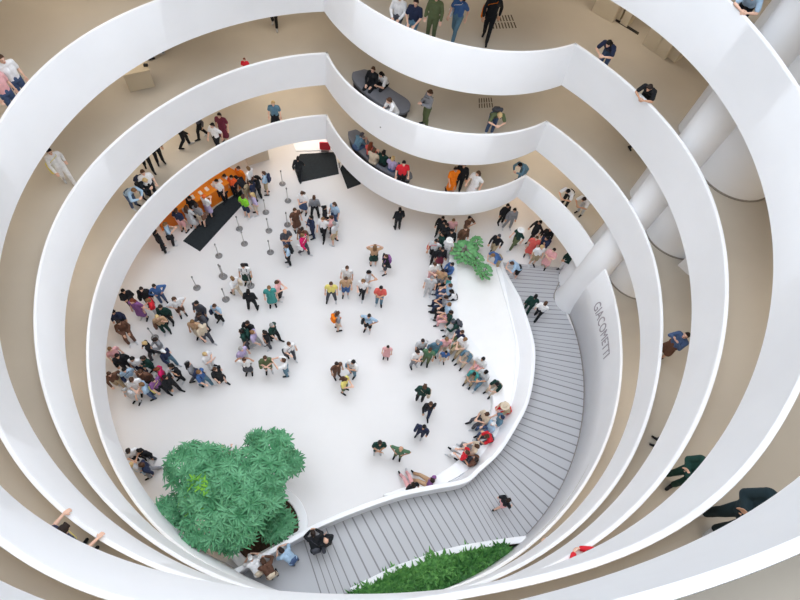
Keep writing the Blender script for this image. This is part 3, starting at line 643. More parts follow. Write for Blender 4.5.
def headgeo(g, J):
    R = rotx(J['hp']); h = J['head']; X = lambda x, y, z: h+R@V3(x, y, z)
    g.ell(X(0, -.012, .025), (.076, .096, .092), R); g.cap(X(0, .03, -.01), X(0, .045, -.075), .058, .036); g.cap(X(-.035, .0, -.045), X(0, .05, -.085), .03, .026); g.cap(X(.035, .0, -.045), X(0, .05, -.085), .03, .026)
    g.cap(X(0, .088, .012), X(0, .108, -.022), .010, .014, 8, 2); g.cap(X(-.032, .078, .026), X(.032, .078, .026), .014, .014, 8, 2)
    g.cap(X(-.018, .082, -.052), X(.018, .082, -.052), .011, .011, 8, 2)
    for s in (-1, 1): g.ell(X(.077*s, -.008, -.005), (.011, .02, .032), R, 10, 8)
    g.cap(J['neck']-V3(0, 0, .03), X(0, -.02, -.05), .056, .052)
def body_geo(J):
    g = Geo(); torso(g, J, 0); headgeo(g, J)
    for s, sg in (('L', -1), ('R', 1)):
        sh, el, wr = J['sh'+s], J['el'+s], J['wr'+s]
        tube(g, [sh, lerp(sh, el, .5), el], [.054, .047, .039]); tube(g, [el, lerp(el, wr, .35), wr], [.039, .040, .025]); hand(g, J, s, sg)
        hp, kn, an = J['hip'+s], J['kn'+s], J['an'+s]
        tube(g, [hp, lerp(hp, kn, .45), kn], [.088, .076, .055]); back = V3(0, -.02, 0); tube(g, [kn, lerp(kn, an, .32)+back, lerp(kn, an, .8), an], [.052, .054, .036, .034])
        toe = an+J['toe'+s]; toe[2] = max(toe[2]-.03, .035); g.cap(an+V3(0, -.03, -.03), toe, .036, .030)
    return g
def remesh(g, vox, name, smooth_it=3, mats=()):
    me = bpy.data.meshes.new('src'); me.from_pydata([tuple(v) for v in g.verts()], [], g.f); o = bpy.data.objects.new('src', me); COL.objects.link(o)
    r = o.modifiers.new('r', 'REMESH'); r.mode = 'VOXEL'; r.voxel_size = vox; r.use_smooth_shade = True
    s = o.modifiers.new('s', 'SMOOTH'); s.iterations = smooth_it; s.factor = .5
    dg = bpy.context.evaluated_depsgraph_get(); dg.update()
    out = bpy.data.meshes.new_from_object(o.evaluated_get(dg)); out.name = name; bpy.data.objects.remove(o); bpy.data.meshes.remove(me)
    out.materials.clear()
    for m in mats: out.materials.append(m)
    return out
MC, PJ = {}, {}
def P_(kind):
    if kind not in PJ: PJ[kind] = make_pose(kind)
    return PJ[kind]
def body_mesh(kind):
    k = ('body', kind)
    if k not in MC:
        J = P_(kind); me = remesh(body_geo(J), .0085, 'body', 2, [SLOT, EYE, LIP]); R = rotx(J['hp']); nv_ = len(me.polygons); c = np.empty(nv_*3); me.polygons.foreach_get('center', c); c = (c.reshape(-1, 3)-J['head'])@R
        idx = np.zeros(nv_, int)
        for s in (-1, 1): idx[(np.hypot(c[:, 0]-.031*s, (c[:, 2]-.004)*1.3) < .013) & (c[:, 1] > .05)] = 1
        idx[(abs(c[:, 0]) < .024) & (abs(c[:, 2]+.053) < .009) & (c[:, 1] > .06)] = 2
        me.polygons.foreach_set('material_index', idx); MC[k] = me
    return MC[k]
def top_mesh(kind, style):
    k = ('top', kind, style)
    if k in MC: return MC[k]
    J = P_(kind); g = Geo(); e = .014 if style != 'c' else .026
    torso(g, J, e); R = rotx(J['tp'])
    for s in 'LR':
        sh, el, wr = J['sh'+s], J['el'+s], J['wr'+s]
        if style in 'sd': tube(g, [sh, lerp(sh, el, .72)], [.056, .053], e+.004)
        elif style in 'lc': tube(g, [sh, lerp(sh, el, .5), el], [.056, .050, .043], e); tube(g, [el, lerp(el, wr, .35), lerp(el, wr, .93)], [.043, .043, .031], e)
        elif style == 'v': g.cap(sh, lerp(sh, el, .12), .05, .05)
    if style == 'd':
        a = (J['hipL']+J['hipR'])/2; b = (J['knL']+J['knR'])/2
        if kind.startswith('sit'):
            for s in 'LR': g.cap(J['hip'+s], lerp(J['hip'+s], J['kn'+s], .95), .12, .10)
            g.cap(a, lerp(a, b, .9), .12, .11)
        else:
            q = lerp(a, b, 1.02)
            for x in (-1, 0, 1): g.cap(a+V3(.05*x, 0, 0), q+V3(.10*x, 0, -.02), .115, .13)
    if style == 'c':
        a = (J['hipL']+J['hipR'])/2; g.cap(a+V3(-.06, 0, -.03), a+V3(.06, 0, -.03), .125, .125)
    MC[k] = remesh(g, .015, 'top', 3, [SLOT]); return MC[k]
def bottom_mesh(kind, style):
    k = ('bot', kind, style)
    if k in MC: return MC[k]
    J = P_(kind); g = Geo(); R = rotx(J['tp']*.3); p = J['pel']; e = .012
    g.cap(p+V3(-.075, -.01, .0), p+V3(.075, -.01, .0), .112+e, .112+e); g.cap(p+R@V3(-.05, 0, .07), p+R@V3(.05, 0, .07), .098+e, .098+e)
    for s in 'LR':
        hp, kn, an = J['hip'+s], J['kn'+s], J['an'+s]
        if style == 'h': tube(g, [hp, lerp(hp, kn, .45), lerp(hp, kn, .86)], [.092, .088, .080], e)
        elif style == 't': tube(g, [hp, lerp(hp, kn, .45), kn], [.09, .079, .061], e); tube(g, [kn, lerp(kn, an, .32)+V3(0, -.015, 0), lerp(kn, an, .92)], [.06, .058, .05], e)
    if style == 'k':
        a = (J['hipL']+J['hipR'])/2; b = (J['knL']+J['knR'])/2
        if kind.startswith('sit'):
            for s in 'LR': g.cap(J['hip'+s], lerp(J['hip'+s], J['kn'+s], .95), .12, .10)
            g.cap(a, lerp(a, b, .9), .12, .10)
        else:
            q = lerp(a, b, .95)
            for x in (-1, 0, 1): g.cap(a+V3(.05*x, 0, 0), q+V3(.10*x, 0, 0), .115, .13)
    MC[k] = remesh(g, .015, 'bottom', 3, [SLOT]); return MC[k]
def shoe_mesh(kind, s):
    k = ('shoe', kind, s)
    if k not in MC:
        J = P_(kind); an = J['an'+s]; toe = an+J['toe'+s]; toe[2] = max(toe[2]-.03, .042); g = Geo(); g.cap(an+V3(0, -.035, -.028), toe, .044, .038); g.cap(an+V3(0, -.01, -.005), lerp(an, toe, .45), .046, .04)
        me = remesh(g, .013, 'shoe', 2, [SLOT])
        lowest = min(v.co.z for v in me.vertices)
        if lowest < .0:
            for v in me.vertices: v.co.z = max(v.co.z, 0.0)
        MC[k] = me
    return MC[k]
def hair_mesh(st):
    k = ('hair', st)
    if k in MC: return MC[k]
    g = Geo()
    if st == 'x':
        for s in (-1, 1): g.cap((.07*s, -.03, .0), (.05*s, -.085, -.01), .018, .02)
        g.cap((-.05, -.085, -.01), (.05, -.085, -.01), .02, .02); g.cap((-.05, -.088, .02), (.05, -.088, .02), .014, .014)
    elif st in 'cH':
        g.ell((0, -.015, .045), (.086, .104, .082)); 
        if st == 'c': g.cap((-.03, .09, .055), (.03, .09, .055), .02, .02); g.cap((-.03, .13, .045), (.03, .13, .045), .016, .016)
        else:
            for i in range(24):
                a = i/24*2*math.pi; b = (i+1)/24*2*math.pi
                for r in (.1, .125, .15, .17): g.cap((r*math.cos(a), -.015+r*1.08*math.sin(a), .035), (r*math.cos(b), -.015+r*1.08*math.sin(b), .035), .014, .014, 6, 2)
    else:
        g.ell((0, -.020, .032), (.086, .102, .096))
        for s in (-1, 1): g.cap((.062*s, -.02, .0), (.055*s, -.05, -.04), .025, .028)
        g.cap((-.04, -.075, -.03), (.04, -.075, -.03), .04, .04); g.cap((-.05, .055, .085), (.05, .055, .085), .022, .022)
        if st == 'L':
            for x in (-.055, 0, .055): g.cap((x, -.085, -.02), (x*1.15, -.125, -.26), .045, .034)
            for s in (-1, 1): g.cap((.07*s, -.01, 0), (.088*s, -.03, -.16), .026, .022)
        if st == 'u': g.ell((0, -.10, .085), (.045, .045, .045))
        if st == 't': g.cap((0, -.11, .05), (0, -.15, -.18), .032, .018)
    me = remesh(g, .0105, 'hair', 2, [SLOT])
    if st not in 'xcH':     # open the face
        bm = bmesh.new(); bm.from_mesh(me); dl = [v for v in bm.verts if v.co.y > .042 and v.co.z < .062-.2*abs(v.co.x) and abs(v.co.x) < .075]; bmesh.ops.delete(bm, geom=dl, context='VERTS'); bm.to_mesh(me); bm.free()
    MC[k] = me; return me
def bag_mesh(st):
    k = ('bag', st)
    if k in MC: return MC[k]
    g = Geo()
    if st == 'bp':
        for z in (-.16, -.05, .06, .15): g.cap((-.10, -.19, z), (.10, -.19, z), .075-.02*abs(z), .075-.02*abs(z))
        g.cap((-.08, -.26, -.1), (.08, -.26, -.1), .045, .045)
        for s in (-1, 1): g.cap((.10*s, -.13, .17), (.105*s, .05, .18), .02, .02); g.cap((.105*s, .05, .18), (.12*s, .125, .05), .02, .018); g.cap((.12*s, .125, .05), (.14*s, -.02, -.14), .018, .018)
    else:
        for z in (-.40, -.30, -.20): g.cap((.26, -.10, z), (.26, .10, z), .07, .07)
        g.cap((.24, .0, -.2), (.15, .11, .05), .012, .012); g.cap((.15, .11, .05), (-.10, .10, .17), .012, .012); g.cap((-.10, .08, .19), (-.10, -.10, .18), .012, .012); g.cap((-.10, -.11, .17), (.17, -.11, -.2), .012, .012)
    MC[k] = remesh(g, .014, st, 2, [SLOT]); return MC[k]
def dress(o, m):
    o.material_slots[0].link = 'OBJECT'; o.material_slots[0].material = m; return o
ROOTS = {}
PT = {}
def settle(root, lvl, kind, face):
    """keep people behind their parapet and out of one another"""
    root = np.array(root, float)
    for it in range(14):
        for q in ROOTS.get(lvl, ()):
            d = root-q; L = np.linalg.norm(d); m = .40 if not kind.startswith('sit') else .36
            if 1e-6 < L < m: root = root+d/L*(m-L)*.7
        if lvl in (1, 2, 3, 4):
            if lvl not in PT: PT[lvl] = ring('%dt' % lvl)
            P = PT[lvl]; i = int(np.argmin(np.linalg.norm(P-root, axis=1))); t_ = P[(i+1) % len(P)]-P[i-1]; n_ = np.array([t_[1], -t_[0]]); n_ /= np.linalg.norm(n_)
            if i <= NM: n_ = n_ if (P[i]-np.array([CX, CY]))@n_ > 0 else -n_
            else: n_ = n_ if (np.array([BX, BY])-P[i])@n_ > 0 else -n_
            dist = (root-P[i])@n_; m = .5 if kind.startswith('sit') else (.24 if kind == 'leanwide' else .34)
            if dist < m: root = root+n_*(m-dist)
        if lvl == 'r':
            i = int(np.argmin(np.linalg.norm(inn-root, axis=1))); n_ = -nr[i]; dist = (root-inn[i])@n_
            if dist < .30: root = root+n_*(.30-dist)
    return root
FULL = {'lean', 'leanwide'}
rp_ = random.Random(5)
def person(hx, hy, lvl, kind, face, top, bot, hair, skin, acc, label, feet=False, group=None, height=None):
    J = P_(kind); s = height or (rp_.uniform(.91, .99) if lvl in (0, 'r') else rp_.uniform(.96, 1.04)); fl = FL[lvl] if lvl != 'r' else .0
    rot = math.radians(face-90); c, sn = math.cos(rot), math.sin(rot)
    if lvl == 'r':
        q = bp((hx, hy), .3+J['head'][2]*s); i = int(np.argmin(np.linalg.norm((inn+out)/2-q, axis=1))); fl = float(rz[i])+.012
    if feet == 'P': root = bp((hx, hy), fl+1.03)-np.array([-sn, c])*.60*s
    elif feet: root = bp((hx, hy), fl)
    else:
        h = J['head']; q = bp((hx, hy), fl+h[2]*s+.03); root = q-np.array([c*h[0]-sn*h[1], sn*h[0]+c*h[1]])*s
    root = settle(root, lvl, kind, face)
    if not label.startswith('staff'): ROOTS.setdefault(lvl, []).append(root)
    t = empty('person', (root[0], root[1], fl), rot); t.scale = (s, s, s)
    tag(t, label, 'person', group)
    dress(obj('body', body_mesh(kind), t), cmat('skin', skin, SKN[skin], .6))
    st, cc = top.split(':'); dress(obj('dress' if st == 'd' else ('coat' if st == 'c' else 'shirt'), top_mesh(kind, st), t), cmat('cloth', cc, CL[cc]))
    if bot != '-':
        sb, cb = bot.split(':'); dress(obj({'t': 'trousers', 'h': 'shorts', 'k': 'skirt'}[sb], bottom_mesh(kind, sb), t), cmat('cloth', cb, CL[cb]))
    for q_ in 'LR': dress(obj('shoe', shoe_mesh(kind, q_), t), cmat('shoe', 'k' if rp_.random() < .6 else 'lg', CL['k'] if rp_.random() < .6 else CL['lg']))
    sh, ch = hair.split(':'); ho = obj('hat' if sh in 'cH' else 'hair', hair_mesh(sh), t, tuple(J['head']), (math.radians(-J['hp']), 0, 0)); dress(ho, cmat('hair', ch, HC[ch], .7))
    if acc:
        for a in acc.split('+'):
            ab, ac = a.split(':'); o = obj('backpack' if ab == 'bp' else 'shoulder_bag', bag_mesh(ab), t, tuple(J['chest']), (math.radians(-J['tp']), 0, 0)); dress(o, cmat('cloth', ac, CL[ac]))
    return t

PEOPLE = '''
#queue at the desk and by the ring wall
165,224,0,phone,20,s:lb,t:k,s:lb,a,hb:k|visitor in pale blue shirt and black trousers at the far end of the orange desk
155,231,0,stand,40,l:k,t:k,s:k,b,|visitor all in black at the very edge of the parapet, beyond the orange desk
176,210,0,stand,70,s:n,h:pk,s:br,a,|visitor in navy top and pale pink shorts leaning to the orange desk
186,207,0,fold,70,d:lg,-,L:br,a,|visitor in light grey dress standing at the orange desk beside the navy top
196,205,0,strap,65,s:g,h:be,s:dk,a,hb:br|visitor in grey top with brown shoulder strap at the orange desk
204,196,0,phone,60,s:w,k:lv,s:o,a,|visitor with ginger hair, white top and lavender skirt at the orange desk
189,198,0,stand,250,l:k,t:k,s:k,b,|staff member in black behind the middle of the orange desk, beside the parapet edge
216,181,0,stand,250,s:w,t:k,s:dk,a,|staff member in white shirt behind the orange desk counter
224,176,0,sit,250,s:dg,t:k,s:k,b,|staff member in dark grey seated behind the orange desk
231,177,0,stand,250,s:or_,t:k,s:k,b,|staff member in red-orange shirt behind the orange desk
238,168,0,stand,240,l:o,t:br,s:br,a,|staff member in bright orange jacket at the inner end of the desk
236,177,0,lean,150,s:k,h:kh,s:k,b,|visitor in black tee shirt bending over the inner end of the orange desk
248,168,0,walk,150,l:w,t:br,s:lb,a,|visitor in long white shirt beside the orange jacketed staff member
249,181,0,stand,170,l:n,t:k,s:k,b,|visitor in dark navy jacket between the desk and the pale blue shirt
256,177,0,phone,200,l:k,t:k,L:k,a,|long-haired visitor in black behind the pale blue shirted visitor
263,173,0,strap,180,s:lb,h:kh,s:br,a,bp:n|visitor in pale blue shirt with navy backpack and khaki shorts near the desk queue
243,196,0,stand,60,s:lm,h:n,s:kh,a,|visitor in lime green vest and navy shorts at the edge of the desk mat
252,194,0,hips,200,s:lv,h:be,L:bl,a,|blonde visitor in lavender top beside the lime green vest
#upper middle groups
302,193,0,phone,250,s:w,k:dn,L:br,a,|visitor in white top and denim skirt at the head of the upper group
314,197,0,wide,90,l:g,t:k,s:br,b,|visitor in grey-blue shirt and black trousers seen from behind in the upper group
295,210,0,stand,300,d:br,-,s:br,a,|visitor in dark brown dress below the denim skirt
311,217,0,fold,200,l:n,t:n,s:k,b,|slim visitor all in dark navy in the middle of the upper group
325,207,0,hips,10,s:k,t:k,s:k,b,hb:k|visitor in black tee shirt facing the pale blue shirt in the tight upper cluster
334,204,0,stand,230,s:lb,t:dn,L:br,a,|brown-haired visitor in pale blue shirt at the back of the tight upper cluster
331,217,0,phone,170,s:pk,t:k,s:br,a,|visitor in pale pink shirt in the centre of the tight upper cluster
334,223,0,wide,150,s:lg,h:kh,s:g,a,|grey-haired visitor in light grey shirt and khaki shorts of the tight upper cluster
323,219,0,walk,250,s:w,t:k,s:lb,a,|visitor in white shirt and black trousers at the front of the tight upper cluster
285,231,0,fold,300,s:dg,t:dn,x:br,b,|balding visitor in dark grey tee shirt and jeans
302,229,0,stand,260,s:br,h:dn,c:dk,b,|visitor in dark cap directly behind the magenta top
303,235,0,walk,330,l:mg,t:dg,s:lb,a,hb:w|visitor in magenta sweater and dark trousers stepping forward
286,246,0,strap,200,s:lb,t:k,s:br,b,bp:k|visitor in pale blue top with black backpack next to the balding visitor
#centre scattered
375,246,0,headup,90,s:tn,k:dgn,L:lb,a,|visitor with raised arms, tan top and long dark green skirt
386,256,0,hips,200,l:k,h:dg,s:br,a,bp:p|visitor in black with a purple backpack
331,284,0,wide,270,s:y,t:dg,s:br,a,|visitor in pale yellow top standing wide in the open floor
347,268,0,stand,260,s:w,h:be,s:br,a,|visitor in white directly behind the blue shorts, upper of two
346,279,0,stand,270,s:tn,h:b,s:br,a,|visitor in tan top and blue shorts
363,281,0,step,250,s:w,t:k,L:lb,a,|light brown haired visitor in white shirt and dark trousers
369,272,0,phone,340,s:lg,t:be,s:k,b,|dark-haired visitor in pale grey holding up a phone, behind the white shirt
381,288,0,fold,260,s:co,t:sb,s:k,b,|visitor in coral pink top and blue jeans
338,313,0,stand,20,s:g,h:be,s:br,a,bp:o|visitor with a bright orange backpack
369,316,0,hips,250,s:lb,h:k,s:dk,b,hb:k|visitor in pale blue shirt and black shorts with elbows out, alone on open floor
388,347,0,stand,260,d:pk,-,s:dk,a,|small child in a pink dress alone on open floor|.74
337,364,0,stand,300,s:br,t:br,s:dk,b,|visitor in dusty brown next to the yellow top with brown hair
353,362,0,fold,230,s:w,t:sb,s:k,b,hb:sb|visitor in white top with a denim bag facing the brown outfit
345,379,0,phone,330,s:y,h:ol,L:br,a,|long brown haired visitor in yellow top in the trio on open floor
243,266,0,stand,270,s:w,k:dgn,s:dk,b,bp:k|visitor with black backpack over white top and dark skirt, by the stanchions
232,278,0,walk,140,s:w,t:be,s:lb,a,hb:be|visitor in white and tan walking by the stanchions
248,291,0,wide,90,l:k,t:k,s:k,b,|visitor in a black suit seen from behind
277,282,0,phone,350,s:pk,k:k,s:br,a,|visitor in pink top and black skirt holding a phone
269,288,0,stand,280,d:tl,-,s:lb,a,|visitor in a teal dress
214,306,0,strap,250,s:lb,t:k,s:ol,a,hb:n|visitor in white-blue shirt and black trousers with a crossbody bag
174,299,0,hips,300,s:w,h:br,L:br,a,|visitor in white top and brown shorts near the lone stanchion
196,303,0,stand,250,l:dg,t:n,s:k,b,|dark-haired visitor in dark grey at the top of the small queue
199,314,0,phone,230,c:dg,t:k,s:dk,b,hb:br|visitor in dark coat in the middle of the small queue
192,322,0,stand,270,s:tn,t:be,s:lb,b,|visitor in tan at the bottom of the small queue
200,326,0,walk,320,s:be,t:dg,c:be,a,|visitor in pale cap striding out below the small queue
247,323,0,fold,250,s:k,k:pk,s:dk,b,|dark-haired visitor in black top and pale pink skirt
241,331,0,stand,190,s:dgn,t:dg,s:k,b,bp:dgn|visitor with dark teal backpack beside the pale pink skirt
252,332,0,walk,350,s:lv,t:lg,s:lb,a,|visitor in lavender and pale trousers stepping away from the teal backpack
272,325,0,walk,330,s:dgn,t:k,s:g,a,hb:k|grey-haired visitor in dark green with black bag striding
266,331,0,strap,210,s:k,t:dg,s:dk,b,|visitor in black just behind the grey-haired striding visitor
289,344,0,step,300,s:w,t:dg,s:br,a,hb:dg|brown-haired visitor in white top carrying a dark bag, at the edge of the open floor
283,360,0,photo,180,s:w,t:sb,s:br,a,|visitor in white top and light jeans raising a camera
265,358,0,fold,280,s:ol,h:ol,s:ol,a,hb:ol|visitor all in olive green with crossed arms
244,360,0,headup,270,s:w,k:dg,s:br,b,|visitor in white top and grey skirt with raised arms
241,349,0,stand,320,s:lv,t:lg,s:g,a,|grey-haired visitor in lavender white above the grey skirt
205,354,0,fold,340,s:w,t:w,s:bl,a,|blond visitor all in white
215,369,0,walk,320,d:k,-,s:br,a,|visitor in a black dress walking
199,372,0,walk,340,s:b,t:sb,s:lb,a,bp:n|visitor in blue shirt and jeans with a dark backpack
188,364,0,walk,20,s:g,t:dg,L:k,a,|black-haired visitor in grey striding beside the blue jeans
222,447,0,walk,90,s:w,h:pk,s:bl,a,|visitor in white and pale pink half hidden behind the tree
#crowd under the ring wall
123,291,0,fold,300,l:k,t:k,s:k,b,|dark-haired visitor in black at the top corner of the big crowd
141,289,0,stand,280,c:k,t:k,s:dk,a,hb:k|visitor in long black coat at the top of the big crowd
154,286,0,hips,300,l:b,t:dn,s:dk,b,|visitor in blue denim shirt at the top of the big crowd
148,300,0,phone,200,s:r,t:lg,s:lb,a,|visitor in red top in the upper part of the big crowd
132,301,0,stand,260,d:p,-,L:r,a,|red-haired visitor in a purple dress in the upper part of the big crowd
160,307,0,stand,270,l:dgn,t:k,s:dk,b,|visitor in dark green sweater beside the red top
157,317,0,strap,290,s:tn,t:dgn,s:bl,a,hb:br|blond visitor in tan with a brown bag below the dark green sweater
113,312,0,stand,280,l:n,t:k,s:k,b,|visitor in navy close to the parapet edge in the big crowd
118,321,0,sit,300,l:br,t:br,s:dk,b,|visitor in brown crouched by the parapet edge
144,343,0,walk,200,l:k,t:dg,s:bl,b,|visitor in black with fair hair between the two halves of the big crowd
153,340,0,phone,220,l:g,t:lg,s:dk,b,|visitor in grey sweater by the stanchion behind the crowd
163,351,0,walk,330,l:n,t:sb,c:w,a,|visitor in white cap and navy jacket at the edge of the big crowd
171,366,0,strap,240,s:k,t:k,s:k,b,hb:w|visitor in black with a white bag strap at the edge of the big crowd
157,369,0,stand,200,l:mg,t:wn,c:mg.r,b,|visitor in magenta red headwear and top in the lower big crowd
153,380,0,walk,320,s:p,t:k,s:dk,a,hb:y|visitor in purple top with a yellow bag
143,358,0,fold,240,l:dgn,t:dgn,s:dk,b,|visitor in dark green in the middle of the lower big crowd
117,356,0,stand,300,c:k,t:k,s:k,b,|visitor in black coat with black hair near the parapet edge
110,349,0,stand,320,s:pk,t:dg,s:lb,a,|fair-haired visitor in pale pink close to the parapet edge
132,359,0,stand,270,s:w,t:n,s:k,b,|black-haired visitor in white shirt in the lower big crowd
124,370,0,wide,300,s:lb,t:w,s:k,a,hb:n|visitor in very pale blue shirt with a navy bag in the lower big crowd
140,372,0,stand,260,c:br,t:k,s:br,b,|brown-haired visitor in dark brown coat in the lower big crowd
142,384,0,fold,200,s:lb,t:dn,s:lb,a,|visitor in pale blue top at the lower edge of the big crowd
109,374,0,walk,300,l:br,t:kh,s:br,a,|visitor in brown and khaki by the parapet edge, lower part of the crowd
133,379,0,phone,290,s:w,t:w,s:br,a,|brown-haired visitor in white at the lower edge of the big crowd
165,377,0,walk,330,l:k,t:k,s:k,b,|visitor in black striding out from the magenta headwear
127,387,0,stand,250,s:lg,t:lg,s:g,a,|grey-haired visitor in pale grey at the lower edge of the big crowd
#small group low by the parapet
128,451,0,phone,300,s:w,t:k,s:dk,b,|visitor in white top and black trousers in the small group near the tree
136,451,0,stand,250,l:k,t:dg,s:k,b,|visitor in black top in the small group near the tree
141,465,0,walk,200,l:n,t:g,s:br,a,|visitor in navy top in the small group near the tree
132,464,0,stand,60,s:lg,t:lb,s:bl,a,|blond visitor in pale grey in the small group near the tree
#standing and seated along the fountain basin
443,218,0,strap,250,l:k,t:k,s:k,b,|dark visitor standing under the parapet bulge at the upper end of the basin
447,225,0,stand,230,l:k,t:dg,s:dk,b,|visitor in black beside the pink-faced visitor at the upper end of the basin
453,221,0,stand,270,s:pk,t:k,s:lb,a,|visitor in pale pink under the parapet bulge, upper end of the basin
452,231,0,stand,260,l:k,t:k,s:k,b,|visitor in black jacket just above the white hat
470,218,0,photo,300,s:br,t:be,s:k,b,|visitor in brown with raised pale arms behind the tip plant
466,228,0,stand,280,l:br,t:br,s:br,a,|brown-haired visitor in brown right behind the tip plant
443,234,0,wide,190,l:dgn,t:k,s:k,b,|visitor in dark green jacket at the upper end of the basin
436,241,0,walk,240,s:lg,t:k,s:k,b,hb:r|visitor in light grey with a red bag just off the basin rim
449,240,0,stand,250,s:w,t:lg,H:w,a,|visitor in a white brimmed hat
443,249,0,wide,270,l:k,k:wn,s:k,b,|visitor in black top and wine red skirt
435,264,0,phone,280,s:w,t:pk,s:br,a,|brown-haired visitor in white top standing off the basin rim
452,264,0,sit,200,l:b,t:n,s:k,a,|visitor in blue jacket seated at the tip of the basin
443,271,0,stand,250,s:tn,t:g,s:dk,b,|visitor in tan standing before the blue jacket
447,277,0,sit,190,s:tl,t:k,s:k,b,|visitor in teal top seated below the blue jacket
432,278,0,stand,260,s:lg,t:lg,s:g,a,|grey-haired visitor in pale grey standing off the basin rim
450,283,0,sit,180,s:lb,t:dn,s:br,a,|visitor in pale blue seated on the upper basin rim
451,291,0,sitlean,185,s:w,t:k,L:k,a,|long black haired visitor in white seated on the upper basin rim
446,297,0,sitphone,180,s:g,t:n,s:dk,b,|visitor in grey looking at a phone on the upper basin rim
449,304,0,sit,180,s:lb,t:k,s:lb,a,|fair-haired visitor in pale blue with black trousers on the basin rim
451,312,0,sitphone,180,s:dgn,t:pk,s:dk,b,|visitor in dark green with pale legs on the basin rim
453,322,0,sitlean,190,l:dgn,t:w,s:dg,a,bp:dg|visitor in dark green sweater and white trousers bent over on the basin rim
462,332,0,sit,215,s:n,t:ol,s:br,a,|brown-haired visitor in navy top seated on the bend of the basin rim
465,339,0,sitphone,220,s:w,t:kh,s:lb,a,|fair-haired visitor in white seated on the bend of the basin rim
438,342,0,stand,280,s:sb,t:tl,s:g,a,hb:sb|grey-haired visitor in blue-grey standing near the bend of the basin rim
445,340,0,stand,270,s:pk,h:be,s:pk.lb,a,|visitor in pink standing near the bend of the basin rim
446,350,0,stand,260,s:b,h:be,s:k,a,|child in a blue top near the bend of the basin rim|.72
423,341,0,walk,270,s:lg,t:dg,s:dk,b,|dark-haired visitor at the back of the trio near the basin
430,350,0,stand,250,s:gn,t:ol,s:br,b,|brown-haired visitor in green of the trio near the basin
418,352,0,fold,290,s:w,t:g,s:dk,a,|visitor in white of the trio near the basin
467,354,0,sitlean,220,s:sb,t:be,s:g,a,|broad visitor in slate blue shirt bent forward on the basin rim
483,359,0,sit,225,s:w,t:pk,s:k,b,|black-haired visitor in white seated inside the rim bend, upper of two
486,372,0,sitphone,220,s:lg,t:sb,s:k,b,|black-haired visitor in pale grey seated inside the rim bend, lower of two
476,375,0,sitlean,235,s:tl,t:kh,s:dk,b,|visitor in teal seated on the rim between the slate shirt and the dark green back
497,384,0,sitlean,215,s:dgn,t:be,s:k,a,|visitor with broad dark green back and beige trousers on the basin rim
505,406,0,sitlean,185,s:kh,t:r,H:be,a,|visitor in beige hat and red trousers on the basin rim
502,417,0,sit,170,s:sb,t:w,s:n,a,|visitor in slate blue and white seated below the beige hat
487,414,0,sitphone,200,s:be,t:dg,s:ol,a,|visitor in beige with olive hair seated at the front of the rim
493,424,0,sit,190,s:lb,t:dn,s:lbl.w,a,|white-haired visitor in pale blue seated on the lower rim
487,436,0,sitlean,190,s:r,t:dg,s:br,b,|visitor in bright red shirt bent forward on the lower basin rim
477,446,0,sitphone,160,s:be,t:g,s:br,a,|brown-haired visitor in beige seated beside the bright red shirt
467,452,0,sit,150,s:r,t:w,s:br,a,|visitor in red top seated at the lower end of the basin rim
476,459,0,sit,140,s:br,t:dg,s:dk,b,|visitor in dark brown seated at the lower end beside the low ramp wall
413,484,0,sitlegs,110,s:k,t:pk,s:dk,a,|visitor with bare legs stretched out seated on the narrow rim tail, paler legs
432,480,0,sitlegs,150,s:p,t:tn,s:dk,b,|visitor in purple with legs stretched out seated on the narrow rim tail
#standing alone before the basin
425,386,0,stand,75,c:dgn,t:k,s:br,a,hb:be|visitor in puffy dark green jacket with a beige bag|1.02
431,404,0,walk,262,l:k,t:n,s:br,b,|visitor in black top and slim navy jeans walking in line with the puffy jacket
424,427,0,stand,240,l:n,t:n,s:k,b,hb:n|visitor in dark navy at the front of the line walking off
380,443,0,fold,270,s:dgn,t:dgn,s:dk,b,|visitor in dark green tee shirt alone near the ramp
401,449,0,hips,250,s:gn,t:ol,x:lb,b,|balding visitor in sage green beside the dark green tee shirt
#ramp start and under the bulge
499,236,0,walk,225,l:k,t:kh,s:dg,b,|visitor in black jacket and khaki trousers walking past the tip plant
521,230,0,walk,200,s:dgn,t:ol,H:w,a,|visitor in a white sun hat walking to the ramp start
537,238,0,stand,250,d:co,-,s:br,a,|visitor in a coral red dress at the start of the ramp
547,238,0,strap,200,s:n,t:k,s:k,b,bp:n|visitor in navy with a navy backpack at the start of the ramp
542,247,0,stand,270,s:w,h:kh,s:bl,a,|blond visitor in white at the front of the group on the ramp start
551,229,0,stand,240,l:k,t:k,s:k,b,|visitor in black half under the parapet at the ramp start
554,250,0,fold,230,d:pk,-,s:dk,a,|visitor in a pale pink dress in the group on the ramp start
512,263,0,lean,185,s:lb,h:k,s:br,a,|visitor in pale blue shirt and black shorts resting on the low ramp wall
493,255,0,lean,200,s:b,t:kh,s:tn.lb,a,|visitor in blue resting on the low ramp wall next to the tip plant
540,222,0,walk,200,l:k,t:k,s:k,b,|visitor in black whose legs show under the parapet near the ramp start
572,254,0,phone,200,l:dgn,t:w,s:dg,b,|visitor in dark green standing against the elevator column
515,210,0,wide,270,l:g,t:g,s:k,b,|visitor in grey standing under the corner of the lowest parapet
509,206,0,stand,280,l:k,t:k,s:k,b,|visitor in black under the corner of the lowest parapet
536,296,r,walk,60,l:dgn,t:dgn,s:k,b,|visitor in dark green jacket walking on the ramp beside the low wall
546,303,r,walk,50,s:w,t:k,s:br,a,|visitor in white top and black trousers walking on the ramp
400,209,0,stand,100,l:k,t:k,s:k,b,|visitor in black just showing under the parapet bulge
298,158,0,walk,80,l:k,t:k,s:k,b,|visitor in black stepping off the large entrance mat
#lower ramp
